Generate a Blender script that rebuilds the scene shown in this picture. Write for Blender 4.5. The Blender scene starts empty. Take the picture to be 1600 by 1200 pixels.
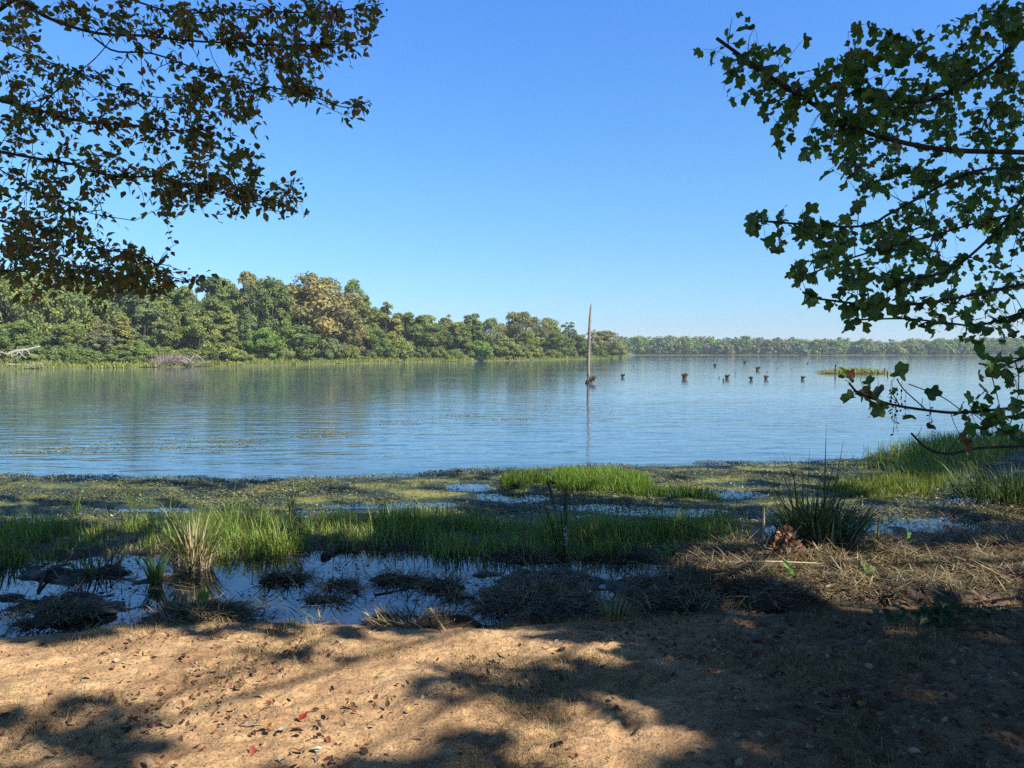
import bpy, math
import numpy as np
from mathutils import Vector
rng = np.random.default_rng(11)
sc = bpy.context.scene
COL = sc.collection
R = math.radians
F_PX, CAM_Z, PITCH = 1180.0, 2.2, math.atan(50.5 / 1180.0)
cp, sp = math.cos(PITCH), math.sin(PITCH)
CAM = np.array([0, 0, CAM_Z])

# ------------------------------------------------------------------ helpers
def ray(px, py):
    a = (np.asarray(px, float) - 800) / F_PX; b = (600 - np.asarray(py, float)) / F_PX
    return np.stack([a, cp + b * sp, -sp + b * cp], -1)
def at(px, py, d):                                   # photo point at a depth -> world
    return CAM + ray(px, py) * np.asarray(d, float)[..., None]
def gnd(px, py, z=0.0):                              # photo point on the level z -> world
    r = ray(px, py); t = (z - CAM_Z) / r[..., 2]
    return CAM + r * t[..., None]
def toph(top, y):                                    # height that reaches photo row top at distance y
    r = ray(800, top); return CAM_Z + r[2] / r[1] * y
def project(P):
    d = P - CAM
    f = d[..., 1] * cp - d[..., 2] * sp; u = d[..., 1] * sp + d[..., 2] * cp
    f = np.where(np.abs(f) < 1e-3, 1e-3, f)
    return 800 + F_PX * d[..., 0] / f, 600 - F_PX * u / f, f
def in_frame(P, m=40):
    x, y, f = project(P)
    return (f > 0.05) & (x > -m) & (x < 1600 + m) & (y > -m) & (y < 1200 + m)
def unit(v):
    return v / np.maximum(np.linalg.norm(v, axis=-1, keepdims=True), 1e-9)
def smooth(a, b, x):
    t = np.clip((x - a) / (b - a), 0, 1); return t * t * (3 - 2 * t)

def tag(o, label=None, cat=None, group=None, kind=None):
    if label: o['label'] = label
    if cat: o['category'] = cat
    if group: o['group'] = group
    if kind: o['kind'] = kind
    return o
def empty(name, loc, label, cat, group=None):
    o = bpy.data.objects.new(name, None); COL.objects.link(o); o.location = [float(v) for v in loc]
    o.empty_display_size = 0.2
    return tag(o, label, cat, group)

class MB:
    """collects polygons (arrays of equal size) and builds one mesh"""
    def __init__(s): s.V = []; s.F = []; s.T = []; s.n = 0
    def add(s, V, faces, tint=None):
        V = np.asarray(V, float).reshape(-1, 3)
        for f in faces: s.F.append(np.asarray(f, int) + s.n)
        s.V.append(V)
        t = np.ones((len(V), 3)) if tint is None else np.broadcast_to(np.asarray(tint, float), (len(V), 3))
        s.T.append(t); s.n += len(V)
    def mesh(s, name, mat, smooth_=False):
        me = bpy.data.meshes.new(name)
        V = np.concatenate(s.V) if s.V else np.zeros((0, 3))
        loops = np.concatenate([f.ravel() for f in s.F]); sizes = np.concatenate([np.full(len(f), f.shape[1]) for f in s.F])
        me.vertices.add(len(V)); me.vertices.foreach_set('co', V.ravel())
        me.loops.add(len(loops)); me.loops.foreach_set('vertex_index', loops.astype(np.int32))
        me.polygons.add(len(sizes))
        me.polygons.foreach_set('loop_start', np.concatenate([[0], np.cumsum(sizes)[:-1]]).astype(np.int32))
        me.polygons.foreach_set('use_smooth', np.full(len(sizes), smooth_))
        a = me.attributes.new('tint', 'FLOAT_COLOR', 'POINT')
        T = np.concatenate(s.T); a.data.foreach_set('color', np.concatenate([T, np.ones((len(T), 1))], 1).ravel())
        me.materials.append(mat); me.update(calc_edges=True)
        return me
    def build(s, name, mat, parent=None, smooth_=False, loc=None):
        o = bpy.data.objects.new(name, s.mesh(name, mat, smooth_)); COL.objects.link(o)
        if loc is not None: o.location = [float(v) for v in loc]
        if parent is not None: o.parent = parent
        return o

def tube(mb, P, r, sides=6, tint=None, cap=True):
    P = np.asarray(P, float); n = len(P); r = np.broadcast_to(np.asarray(r, float), (n,))
    T = unit(np.gradient(P, axis=0)); ref = np.array([0.13, 0.21, 0.97]) if abs(T[0, 2]) < 0.9 else np.array([1.0, 0.1, 0])
    A = unit(np.cross(T, ref)); B = np.cross(T, A)
    th = np.arange(sides) * 2 * math.pi / sides
    V = P[:, None] + r[:, None, None] * (np.cos(th)[None, :, None] * A[:, None] + np.sin(th)[None, :, None] * B[:, None])
    i = np.arange(n - 1)[:, None] * sides; j = np.arange(sides)[None]; k = (j + 1) % sides
    q = np.stack([i + j, i + k, i + sides + k, i + sides + j], -1).reshape(-1, 4)
    fs = [q]
    if cap: fs.append(np.arange(sides)[None, ::-1].copy()); fs.append((np.arange(sides) + (n - 1) * sides)[None])
    mb.add(V, fs, tint)

def curve(P, n=24):                                  # Catmull-Rom through points
    P = np.asarray(P, float); Q = np.vstack([2 * P[0] - P[1], P, 2 * P[-1] - P[-2]])
    t = np.linspace(0, len(P) - 1 - 1e-6, n); i = t.astype(int); f = (t - i)[:, None]
    a, b, c, d = Q[i], Q[i + 1], Q[i + 2], Q[i + 3]
    return 0.5 * (2 * b + (c - a) * f + (2 * a - 5 * b + 4 * c - d) * f ** 2 + (3 * b - a - 3 * c + d) * f ** 3)

def cards(mb, pos, nor, tan, L, W, tmpl, faces, tint):
    """copies of a small leaf template: tmpl (k,3) = along, across, up"""
    n = len(pos); nor = unit(nor); tan = unit(tan - nor * np.sum(tan * nor, -1, keepdims=True)); bi = np.cross(nor, tan)
    L = np.broadcast_to(L, (n,))[:, None, None]; W = np.broadcast_to(W, (n,))[:, None, None]
    t = np.asarray(tmpl, float)
    if t.ndim == 2: t = t[None]
    V = pos[:, None] + t[:, :, 0:1] * L * tan[:, None] + t[:, :, 1:2] * W * bi[:, None] + t[:, :, 2:3] * W * nor[:, None]
    k = t.shape[1]; off = np.arange(n)[:, None, None] * k
    tt = np.repeat(np.broadcast_to(tint, (n, 3)), k, 0)
    mb.add(V.reshape(-1, 3), [(np.asarray(f)[None] + off).reshape(-1, len(f[0])) for f in faces], tt)

LEAF = [(0, 0, 0), (.18, .22, .06), (.45, .34, .12), (.75, .2, .06), (1, 0, -.06), (.75, -.2, .06), (.45, -.34, .12), (.18, -.22, .06), (.5, 0, 0)]
LEAF_F = [[(0, 8, 2, 1), (8, 4, 3, 2), (0, 7, 6, 8), (8, 6, 5, 4)]]
# tulip-tree leaf: broad base, two side lobes, two square tip lobes with a notch
TUL = [(0, 0, 0), (-.06, .28, .02), (.12, .5, .1), (.34, .52, .16), (.46, .33, .08), (.78, .46, .02), (1.0, .3, -.12), (.86, 0, -.06),
       (1.0, -.3, -.12), (.78, -.46, .02), (.46, -.33, .08), (.34, -.52, .16), (.12, -.5, .1), (-.06, -.28, .02), (.45, 0, 0)]
TUL_F = [[(0, 14, 2, 1), (14, 4, 3, 2), (14, 7, 5, 4), (0, 13, 12, 14), (14, 12, 11, 10), (14, 10, 9, 7)], [(7, 6, 5), (7, 9, 8)]]
CLUMP = [(-.5, -.1, 0), (-.25, -.5, .1), (.3, -.42, -.05), (.52, .05, .08), (.2, .5, -.06), (-.3, .42, .1)]
CLUMP_F = [[(0, 1, 2, 3), (0, 3, 4, 5)]]

def blades(mb, base, h, w, lean, azim, tint, curl=1.0, seg=4):
    """grass blades: bent, tapering ribbons with a crease"""
    n = len(base); t = np.linspace(0, 1, seg + 1)
    h = np.broadcast_to(h, (n,)); w = np.broadcast_to(w, (n,)); lean = np.broadcast_to(lean, (n,)); curl = np.broadcast_to(curl, (n,))
    d = np.stack([np.cos(azim), np.sin(azim), np.zeros(n)], -1)
    ang = lean[:, None] * (0.35 + t[None] ** 1.5 * 1.3 * curl[:, None])
    st = h[:, None] / seg
    z = np.concatenate([np.zeros((n, 1)), np.cumsum(np.cos(ang[:, 1:]) * st, 1)], 1)
    x = np.concatenate([np.zeros((n, 1)), np.cumsum(np.sin(ang[:, 1:]) * st, 1)], 1)
    C = base[:, None] + x[..., None] * d[:, None] + z[..., None] * np.array([0, 0, 1.0])
    fa = azim + rng.uniform(-.9, .9, n) + math.pi / 2
    s = np.stack([np.cos(fa), np.sin(fa), np.zeros(n)], -1)
    ww = w[:, None] * np.array([.75, 1, .85, .55, .06] if seg == 4 else np.linspace(1, .06, seg + 1))[None] * .5
    V = np.stack([C - ww[..., None] * s[:, None], C + ww[..., None] * s[:, None]], 2)   # n,seg+1,2,3
    k = (seg + 1) * 2; off = np.arange(n)[:, None, None] * k
    f = np.array([(2 * i, 2 * i + 1, 2 * i + 3, 2 * i + 2) for i in range(seg)])
    g = (0.75 + 0.5 * t)[None, :, None, None]
    tt = np.broadcast_to(np.broadcast_to(tint, (n, 3))[:, None, None] , (n, seg + 1, 2, 3))
    mb.add(V.reshape(-1, 3), [(f[None] + off).reshape(-1, 4)], tt.reshape(-1, 3))

def fbm(x, y, seed, octs=5, lac=2.1, gain=.5):       # smooth value noise
    g = np.random.default_rng(seed); tab = g.random((256, 256)); s = 0; a = 1; tot = 0
    for o in range(octs):
        xi = np.floor(x).astype(int); yi = np.floor(y).astype(int); fx = x - xi; fy = y - yi
        fx = fx * fx * (3 - 2 * fx); fy = fy * fy * (3 - 2 * fy)
        v = lambda i, j: tab[(xi + i) & 255, (yi + j) & 255]
        s = s + a * ((v(0, 0) * (1 - fx) + v(1, 0) * fx) * (1 - fy) + (v(0, 1) * (1 - fx) + v(1, 1) * fx) * fy)
        tot += a; a *= gain; x = x * lac + 17.3; y = y * lac + 5.1
    return s / tot * 2 - 1

# ------------------------------------------------------------------ materials
def new_mat(name):
    m = bpy.data.materials.new(name); m.use_nodes = True; nt = m.node_tree
    return m, nt, nt.nodes['Principled BSDF'], nt.nodes['Material Output']
def N(nt, t, **k):
    n = nt.nodes.new(t)
    for a, b in k.items(): setattr(n, a, b)
    return n
def ramp(nt, fac, stops):
    r = N(nt, 'ShaderNodeValToRGB'); e = r.color_ramp.elements
    while len(e) < len(stops): e.new(0.5)
    for q, (p, c) in zip(e, stops): q.position = p; q.color = (*c, 1)
    nt.links.new(fac, r.inputs[0]); return r
def tex(nt, kind='ShaderNodeTexNoise', scale=(1, 1, 1), vec=None, **inp):
    tc = N(nt, 'ShaderNodeNewGeometry'); mp = N(nt, 'ShaderNodeMapping'); mp.inputs['Scale'].default_value = scale
    nt.links.new(tc.outputs['Position'] if vec is None else vec, mp.inputs[0])
    t = N(nt, kind)
    for a, b in inp.items(): t.inputs[a].default_value = b
    nt.links.new(mp.outputs[0], t.inputs['Vector']); return t
def mixc(nt, fac, a, b, mode='MIX'):
    m = N(nt, 'ShaderNodeMix', data_type='RGBA', blend_type=mode)
    for s, v in ((0, fac), (6, a), (7, b)):
        if hasattr(v, 'is_linked') or hasattr(v, 'links'): nt.links.new(v, m.inputs[s])
        else: m.inputs[s].default_value = v if s == 0 else (*v, 1)
    return m.outputs[2]
def math_(nt, op, a, b=0.0, clamp=False):
    m = N(nt, 'ShaderNodeMath', operation=op, use_clamp=clamp)
    for i, v in enumerate((a, b)):
        if hasattr(v, 'links'): nt.links.new(v, m.inputs[i])
        else: m.inputs[i].default_value = v
    return m.outputs[0]

def leaf_mat(name, objcolor=False, base=(1, 1, 1), trans=.35, rough=.55, spec=.3, tmul=(1.2, 1.25, .6)):
    m, nt, p, out = new_mat(name)
    at_ = N(nt, 'ShaderNodeAttribute', attribute_name='tint'); c = at_.outputs['Color']
    if objcolor:
        oi = N(nt, 'ShaderNodeObjectInfo'); c = mixc(nt, 1.0, c, oi.outputs['Color'], 'MULTIPLY')
    else: c = mixc(nt, 1.0, c, base, 'MULTIPLY')
    n = tex(nt, scale=(9, 9, 9), Scale=1.0, Detail=2.0)
    c = mixc(nt, 1.0, c, ramp(nt, n.outputs[0], [(.3, (.72, .72, .72)), (.7, (1.2, 1.2, 1.2))]).outputs[0], 'MULTIPLY')
    nt.links.new(c, p.inputs['Base Color']); p.inputs['Roughness'].default_value = rough
    p.inputs['Specular IOR Level'].default_value = spec
    tr = N(nt, 'ShaderNodeBsdfTranslucent'); nt.links.new(mixc(nt, 1.0, c, tmul, 'MULTIPLY'), tr.inputs[0])
    mx = N(nt, 'ShaderNodeMixShader'); mx.inputs[0].default_value = trans
    nt.links.new(p.outputs[0], mx.inputs[1]); nt.links.new(tr.outputs[0], mx.inputs[2]); nt.links.new(mx.outputs[0], out.inputs[0])
    return m
def rough_mat(name, c1, c2, scale=(6, 6, 6), rough=.85, bump=.4, dist=.02, spec=.2):
    m, nt, p, out = new_mat(name)
    n = tex(nt, scale=scale, Scale=1.0, Detail=6.0, Roughness=.65)
    c = ramp(nt, n.outputs[0], [(.3, c1), (.7, c2)]).outputs[0]
    a = N(nt, 'ShaderNodeAttribute', attribute_name='tint'); c = mixc(nt, 1.0, c, a.outputs['Color'], 'MULTIPLY')
    nt.links.new(c, p.inputs['Base Color']); p.inputs['Roughness'].default_value = rough; p.inputs['Specular IOR Level'].default_value = spec
    b = N(nt, 'ShaderNodeBump'); b.inputs['Strength'].default_value = bump; b.inputs['Distance'].default_value = dist
    nt.links.new(n.outputs[0], b.inputs['Height']); nt.links.new(b.outputs[0], p.inputs['Normal'])
    return m

M_FOL = leaf_mat('far foliage', objcolor=True, trans=.38, rough=.7, spec=.15)
M_LEAF = leaf_mat('near leaves', trans=.42, rough=.45, spec=.35)
M_GRASS = leaf_mat('grass blades', trans=.4, rough=.5, spec=.3)
M_STRAW = leaf_mat('dead straw', trans=.12, rough=.7, spec=.2, tmul=(1, .95, .8))
M_PAD = leaf_mat('floating pads', trans=.05, rough=.38, spec=.4)
M_BARK = rough_mat('dark bark', (.025, .02, .016), (.07, .058, .046), (14, 14, 5))
M_BLEACH = rough_mat('weathered wood', (.16, .14, .125), (.38, .35, .32), (9, 9, 1.6), bump=.6)
M_BRUSH = rough_mat('grey brush', (.16, .125, .1), (.34, .28, .24), (5, 5, 5))
M_STUMP = rough_mat('wet stump wood', (.03, .022, .015), (.13, .09, .06), (8, 8, 3))
M_MUD = rough_mat('wet mud', (.012, .009, .006), (.05, .036, .024), (16, 16, 16), rough=.6, bump=.9, dist=.03, spec=.35)
M_BANK = rough_mat('far bank soil', (.05, .06, .02), (.12, .12, .05), (.4, .4, .4))

# ------------------------------------------------------------------ sun, sky, camera
SUN_AZ, SUN_EL = R(56), R(43)                        # azimuth from straight behind the viewer, turning to the right
S = np.array([math.sin(SUN_AZ) * math.cos(SUN_EL), -math.cos(SUN_AZ) * math.cos(SUN_EL), math.sin(SUN_EL)])
ld = bpy.data.lights.new('sun', 'SUN'); ld.energy = 5.0; ld.angle = R(.53); ld.color = (1, .93, .82)
sun = bpy.data.objects.new('sun', ld); COL.objects.link(sun); sun.rotation_euler = Vector(S).to_track_quat('Z', 'Y').to_euler()
w = bpy.data.worlds.new('World'); sc.world = w; w.use_nodes = True; nt = w.node_tree
sky = N(nt, 'ShaderNodeTexSky', sky_type='NISHITA'); sky.sun_disc = False; sky.sun_elevation = SUN_EL
sky.sun_rotation = math.atan2(S[0], S[1]); sky.air_density = 1.0; sky.dust_density = .35; sky.ozone_density = 2.2; sky.altitude = 100
tc = N(nt, 'ShaderNodeTexCoord'); sx = N(nt, 'ShaderNodeSeparateXYZ'); nt.links.new(tc.outputs['Generated'], sx.inputs[0])   # grade: clean deep blue autumn air
rp = ramp(nt, sx.outputs[2], [(0, (.215, .275, .43)), (.037, (.19, .265, .38)), (.205, (.205, .34, .43)), (.41, (.20, .375, .595)), (.8, (.17, .19, .22))])
sky_c = mixc(nt, 1.0, mixc(nt, 1.0, sky.outputs[0], rp.outputs[0], 'MULTIPLY'), (2, 2, 2), 'MULTIPLY')
nt.links.new(sky_c, nt.nodes['Background'].inputs[0])
nt.nodes['Background'].inputs[1].default_value = .108
cd = bpy.data.cameras.new('camera'); cam = bpy.data.objects.new('camera', cd); COL.objects.link(cam)
cd.sensor_width = 36; cd.lens = F_PX / 1600 * 36; cd.clip_end = 4000; cd.clip_start = .05
cam.location = CAM; cam.rotation_euler = (math.pi / 2 - PITCH, 0, 0); sc.camera = cam
sc.view_settings.view_transform = 'Standard'; sc.view_settings.look = 'None'; sc.view_settings.gamma = 1
sc.view_settings.use_curve_mapping = False; sc.view_settings.exposure = 1.05
sc.render.engine = 'CYCLES'; sc.cycles.use_denoising = False; sc.cycles.max_bounces = 6; sc.cycles.transparent_max_bounces = 8
sc.cycles.sample_clamp_indirect = 4; sc.cycles.caustics_reflective = False; sc.cycles.caustics_refractive = False

# ------------------------------------------------------------------ ground
def blob(x, y, px, py, rx, ry):                      # soft ellipse round a photo point on the water level, radii in metres
    c = gnd(px, py); return np.exp(-(((x - c[0]) / rx) ** 2 + ((y - c[1]) / ry) ** 2) * 1.2)
def edge(px_pts, x, y):                              # distance beyond a line given as photo points on the water level
    P = gnd(np.array([p[0] for p in px_pts]), np.array([p[1] for p in px_pts])); o = np.argsort(P[:, 0])
    return y - np.interp(x, P[o, 0], P[o, 1])
BEACH = [(-500, 1010), (0, 998), (150, 985), (260, 968), (400, 972), (520, 975), (640, 982), (760, 982), (860, 974), (950, 968), (1300, 955), (1600, 945), (2200, 930)]
GRASS0 = [(-600, 885), (0, 872), (200, 868), (420, 862), (560, 858), (760, 862), (900, 868), (1050, 868), (1180, 860), (1600, 850), (2300, 830)]
MAT1 = [(-600, 748), (0, 745), (200, 748), (420, 750), (600, 745), (740, 737), (900, 728), (1100, 726), (1250, 724), (1340, 718), (1400, 706), (1480, 698), (1600, 690), (2200, 670)]
POOLS = [(650, 790, .6, .2), (735, 762, .35, .3), (800, 778, .55, .28), (940, 793, .5, .2), (1030, 800, .75, .22), (835, 748, .4, .5), (1060, 770, .7, .25), (1140, 772, .5, .3),
         (1545, 785, .8, .35), (1440, 812, .5, .2), (560, 792, .5, .12), (480, 800, .4, .1), (240, 797, .5, .1)]
HUM = [(90, 945, .5, .42), (20, 935, .4, .12), (60, 905, .3, .15), (310, 950, .42, .2), (130, 895, .6, .22), (255, 905, .28, .14), (450, 905, .2, .1), (535, 912, .16, .06), (620, 905, .24, .07),
       (690, 912, .22, .1), (552, 923, .09, .05), (420, 908, .1, .06), (660, 978, .5, .07), (740, 980, .34, .09), (510, 936, .22, .05), (710, 934, .12, .05), (605, 962, .12, .06)]
_g = np.random.default_rng(44); STEPS = [(_g.uniform(-3.4, 4.2), _g.uniform(3.3, 5.8), _g.uniform(-.9, .9) + 1.57 * _g.integers(2)) for _ in range(44)]
def height(x, y):
    e0 = edge(BEACH, x, y); e1 = edge(GRASS0, x, y); e2 = edge(MAT1, x, y)
    nf = fbm(x * 3.1, y * 3.1, 5, 5); nl = fbm(x * .8, y * .8, 8, 3); nm = fbm(x * 7, y * 7, 21, 4)
    # sand beach, rising towards the viewer, trodden and lumpy
    zb = .012 + .10 * (1 - np.exp(np.minimum(e0, 0) * 1.3)) + .07 * np.maximum(-e0, 0) + (.026 * nf + .03 * nl + .024 * nm + .02 * fbm(x * 19, y * 19, 22, 3)) * smooth(.1, -.5, e0)
    for (fx, fy, fa) in STEPS:                       # foot prints
        c_, s_ = math.cos(fa), math.sin(fa); u_ = ((x - fx) * c_ + (y - fy) * s_) / .13; v_ = ((x - fx) * -s_ + (y - fy) * c_) / .055; q_ = u_ * u_ + v_ * v_
        zb = zb - (.022 * np.exp(-q_ * q_ * .7) - .012 * np.exp(-(np.sqrt(q_) - 1.45) ** 2 * 6))
    # wet hollow between the beach and the grass: open water left, mud ridges right
    px = 800 + F_PX * x / np.maximum(y, 1)
    mud = smooth(700, 840, px + 50 * nl)
    zp = -.036 + .03 * nf + .03 * nm + .022 * fbm(x * 2.1, y * 4.6, 27, 4) + mud * (.085 + .05 * nf + .04 * nl) + .05 * smooth(1020, 1200, px) + .025 * smooth(330, 60, px) * nf
    for a in HUM: zp = zp + (.045 if a[2] < .2 else .06) * blob(x, y, *a) * (1 + 1.6 * nf)
    for a in [(915, 932, .26, .16), (1062, 962, .16, .1), (1150, 937, .26, .12), (1185, 957, .3, .1), (900, 885, .8, .16), (1000, 897, .5, .14), (800, 985, .25, .06), (860, 980, .2, .08), (1350, 948, .25, .1)]:
        zp = zp - .24 * blob(x, y, *a)
    zg = .035 - .035 * smooth(1160, 1260, px) * smooth(.3, .7, e1) + .04 * nf + .03 * nl
    zm = .014 + .02 * nf + .01 * nl
    for a in POOLS: zm = zm - .07 * blob(x, y, *a)
    rb = smooth(1330, 1480, px) * smooth(-3.2, -1.0, e2) + smooth(1480, 1700, px) * .6      # grassy point on the right
    zm = zm + .10 * rb * (1 - smooth(-.3, .25, e2)) * (1 - 0 * rb)
    zl = -.06 - .5 * smooth(0, 6, e2) - .6 * smooth(4, 40, e2)
    z = zb * (1 - smooth(-.10, .10, e0)) + zp * smooth(-.10, .10, e0)
    z = z * (1 - smooth(-.25, .2, e1)) + zg * smooth(-.25, .2, e1)
    k = smooth(1.1, 1.7, e1); z = z * (1 - k) + zm * k
    k = smooth(-.25, .35, e2 + .3 * nf); z = z * (1 - k) + zl * k
    return z, e0, e1, e2
def axis(parts):
    out = []
    for a, b, s in parts: out.append(np.arange(a, b, s))
    return np.concatenate(out)
gx = axis([(-1200, -60, 60), (-60, -12, 4), (-12, -5, .14), (-5, -4.4, .06), (-4.4, 4.6, .024), (4.6, 6, .06), (6, 12, .12), (12, 60, 4), (60, 1201, 60)])
gy = axis([(-60, 0, 4), (0, 2.6, .2), (2.6, 6.6, .021), (6.6, 9.5, .04), (9.5, 17, .07), (17, 40, 1), (40, 200, 20), (200, 1201, 100)])
X, Y = np.meshgrid(gx, gy); Z, E0, E1, E2 = height(X, Y)
mb = MB(); nx = len(gx); ny = len(gy)
i = np.arange(ny - 1)[:, None] * nx + np.arange(nx - 1)[None]
# tint channels: r = sand, g = algae mat, b = right side (sand darkened for shade, mud browner)
sandw = 1 - smooth(-.12, .05, E0 + .10 * fbm(X * 2.2, Y * 2.2, 31, 4)); matw = smooth(1.0, 1.6, E1)
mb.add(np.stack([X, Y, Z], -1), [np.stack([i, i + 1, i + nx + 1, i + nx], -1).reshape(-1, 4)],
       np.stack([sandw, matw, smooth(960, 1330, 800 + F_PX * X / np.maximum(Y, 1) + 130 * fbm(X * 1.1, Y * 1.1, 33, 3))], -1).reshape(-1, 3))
m, nt, p, out = new_mat('shore ground'); L = nt.links.new
att = N(nt, 'ShaderNodeAttribute', attribute_name='tint'); sep = N(nt, 'ShaderNodeSeparateColor'); L(att.outputs['Color'], sep.inputs[0])
n1 = tex(nt, scale=(2.2, 2.2, 2.2), Scale=1.0, Detail=7.0, Roughness=.62); n2 = tex(nt, scale=(60, 60, 60), Scale=1.0, Detail=5.0, Roughness=.7); n3 = tex(nt, scale=(9, 9, 9), Scale=1.0, Detail=4.0, Roughness=.6)
sand = ramp(nt, n1.outputs[0], [(.3, (.23, .138, .072)), (.5, (.38, .24, .125)), (.68, (.52, .35, .185))]).outputs[0]
sand = mixc(nt, 1.0, sand, ramp(nt, n2.outputs[0], [(.34, (.36, .31, .27)), (.47, (.92, .92, .92)), (.68, (1.3, 1.27, 1.2))]).outputs[0], 'MULTIPLY')
sand = mixc(nt, ramp(nt, n3.outputs[0], [(.56, (0, 0, 0)), (.72, (.6, .6, .6))]).outputs[0], sand, (.15, .105, .055))
sand = mixc(nt, math_(nt, 'MULTIPLY', sep.outputs[2], .8), sand, ramp(nt, n3.outputs[0], [(.3, (.04, .028, .017)), (.55, (.13, .085, .045)), (.75, (.26, .17, .085))]).outputs[0])   # darker soil on the right, deep shade put into its colour
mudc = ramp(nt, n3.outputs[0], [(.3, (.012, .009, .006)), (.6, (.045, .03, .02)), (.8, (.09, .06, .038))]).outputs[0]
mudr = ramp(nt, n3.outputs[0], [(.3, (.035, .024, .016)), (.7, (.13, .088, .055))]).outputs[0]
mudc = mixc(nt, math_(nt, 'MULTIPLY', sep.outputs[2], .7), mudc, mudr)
nA = tex(nt, scale=(.9, 1.6, 1), Scale=1.0, Detail=5.0, Roughness=.6)
alg = ramp(nt, nA.outputs[0], [(.38, (.02, .028, .012)), (.5, (.05, .065, .018)), (.6, (.2, .2, .045)), (.75, (.3, .27, .07))]).outputs[0]
alg = mixc(nt, 1.0, alg, ramp(nt, n2.outputs[0], [(.35, (.45, .45, .45)), (.65, (1.2, 1.2, 1.2))]).outputs[0], 'MULTIPLY')
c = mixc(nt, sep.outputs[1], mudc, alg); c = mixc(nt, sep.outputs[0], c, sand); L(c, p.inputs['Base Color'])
rr = N(nt, 'ShaderNodeMapRange'); L(sep.outputs[0], rr.inputs[0]); rr.inputs[3].default_value = .5; rr.inputs[4].default_value = .92; L(rr.outputs[0], p.inputs['Roughness'])
p.inputs['Specular IOR Level'].default_value = .25
hsum = math_(nt, 'ADD', math_(nt, 'MULTIPLY', n2.outputs[0], .35), n3.outputs[0])
b = N(nt, 'ShaderNodeBump'); b.inputs['Strength'].default_value = .9; b.inputs['Distance'].default_value = .04; L(hsum, b.inputs['Height']); L(b.outputs[0], p.inputs['Normal'])
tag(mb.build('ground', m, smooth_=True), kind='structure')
def ztop(x, y): return height(np.asarray(x, float), np.asarray(y, float))[0]

# ------------------------------------------------------------------ water
m, nt, p, out = new_mat('lake water'); L = nt.links.new
p.inputs['Base Color'].default_value = (.045, .095, .135, 1); p.inputs['Roughness'].default_value = .03; p.inputs['IOR'].default_value = 1.85; p.inputs['Specular IOR Level'].default_value = .5
a1 = tex(nt, scale=(.55, 1.9, 1), Scale=1.0, Detail=2.5, Roughness=.5, Distortion=.4)
a2 = tex(nt, scale=(1.9, 5.2, 1), Scale=1.0, Detail=3.0, Roughness=.55)
a3 = tex(nt, scale=(.012, .06, 1), Scale=1.0, Detail=3.0, Roughness=.5)
geo = N(nt, 'ShaderNodeNewGeometry'); sx = N(nt, 'ShaderNodeSeparateXYZ'); L(geo.outputs['Position'], sx.inputs[0])
mr = N(nt, 'ShaderNodeMapRange'); L(sx.outputs[1], mr.inputs[0]); mr.inputs[1].default_value = 11; mr.inputs[2].default_value = 16; mr.inputs[3].default_value = .03; mr.inputs[4].default_value = 1
wind = ramp(nt, a3.outputs[0], [(.36, (.45, .45, .45)), (.6, (1, 1, 1))]).outputs[0]
hh = math_(nt, 'ADD', a1.outputs[0], math_(nt, 'MULTIPLY', a2.outputs[0], .22))
hh = math_(nt, 'MULTIPLY', math_(nt, 'MULTIPLY', hh, mr.outputs[0]), wind)
b = N(nt, 'ShaderNodeBump'); b.inputs['Strength'].default_value = 1.0; b.inputs['Distance'].default_value = .04
L(mixc(nt, mr.outputs[0], (.012, .016, .016), (.045, .095, .135)), p.inputs['Base Color'])   # peaty shallows, clear blue lake
mr2 = N(nt, 'ShaderNodeMapRange'); L(sx.outputs[1], mr2.inputs[0]); mr2.inputs[1].default_value = 14; mr2.inputs[2].default_value = 45; mr2.inputs[3].default_value = 1.15; mr2.inputs[4].default_value = .46
hh = math_(nt, 'MULTIPLY', hh, mr2.outputs[0])
L(hh, b.inputs['Height']); L(b.outputs[0], p.inputs['Normal'])
mb = MB(); mb.add([(-1400, -40, 0), (1400, -40, 0), (1400, 1400, 0), (-1400, 1400, 0)], [np.array([[0, 1, 2, 3]])])
tag(mb.build('water', m), kind='structure')

# ------------------------------------------------------------------ far banks
SH_PX = np.array([-900, -400, 0, 150, 300, 430, 560, 720, 820, 900, 950, 972, 979, 984, 990, 1100, 1300, 1600, 2100])
SH_D = np.array([70, 82, 95, 101, 110, 123, 142, 170, 190, 212, 240, 268, 300, 420, 470, 476, 470, 480, 470.])
def shore_d(px): return np.interp(px, SH_PX, SH_D)
pxs = np.arange(-900, 2101, 4.0); ds = shore_d(pxs) + 1.2 * fbm(pxs / 23, pxs * 0, 3, 3) * (pxs < 975)
offs = np.array([-.8, 0, .6, 2, 9, 20, 36, 160, 420.]); zz = np.array([-.5, .03, .18, .3, .5, 2.6, 5.0, 5.6, 5.8])
V = np.zeros((len(pxs), len(offs), 3)); q = (pxs - 800) / F_PX
V[:, :, 1] = ds[:, None] + offs[None]; V[:, :, 0] = q[:, None] * V[:, :, 1]; V[:, :, 2] = zz[None] * np.where(offs[None] > 10, np.interp(pxs, [880, 960, 984, 1010], [1, .35, .3, .8])[:, None], 1) + .15 * fbm(pxs[:, None] / 9 + 0 * offs[None], offs[None] + 0 * pxs[:, None], 4, 3) * (offs[None] > 1)
i = np.arange(len(pxs) - 1)[:, None] * len(offs) + np.arange(len(offs) - 1)[None]
mb = MB(); mb.add(V, [np.stack([i, i + len(offs), i + len(offs) + 1, i + 1], -1).reshape(-1, 4)])
tag(mb.build('shore_bank', M_BANK, smooth_=True), kind='structure')

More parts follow.
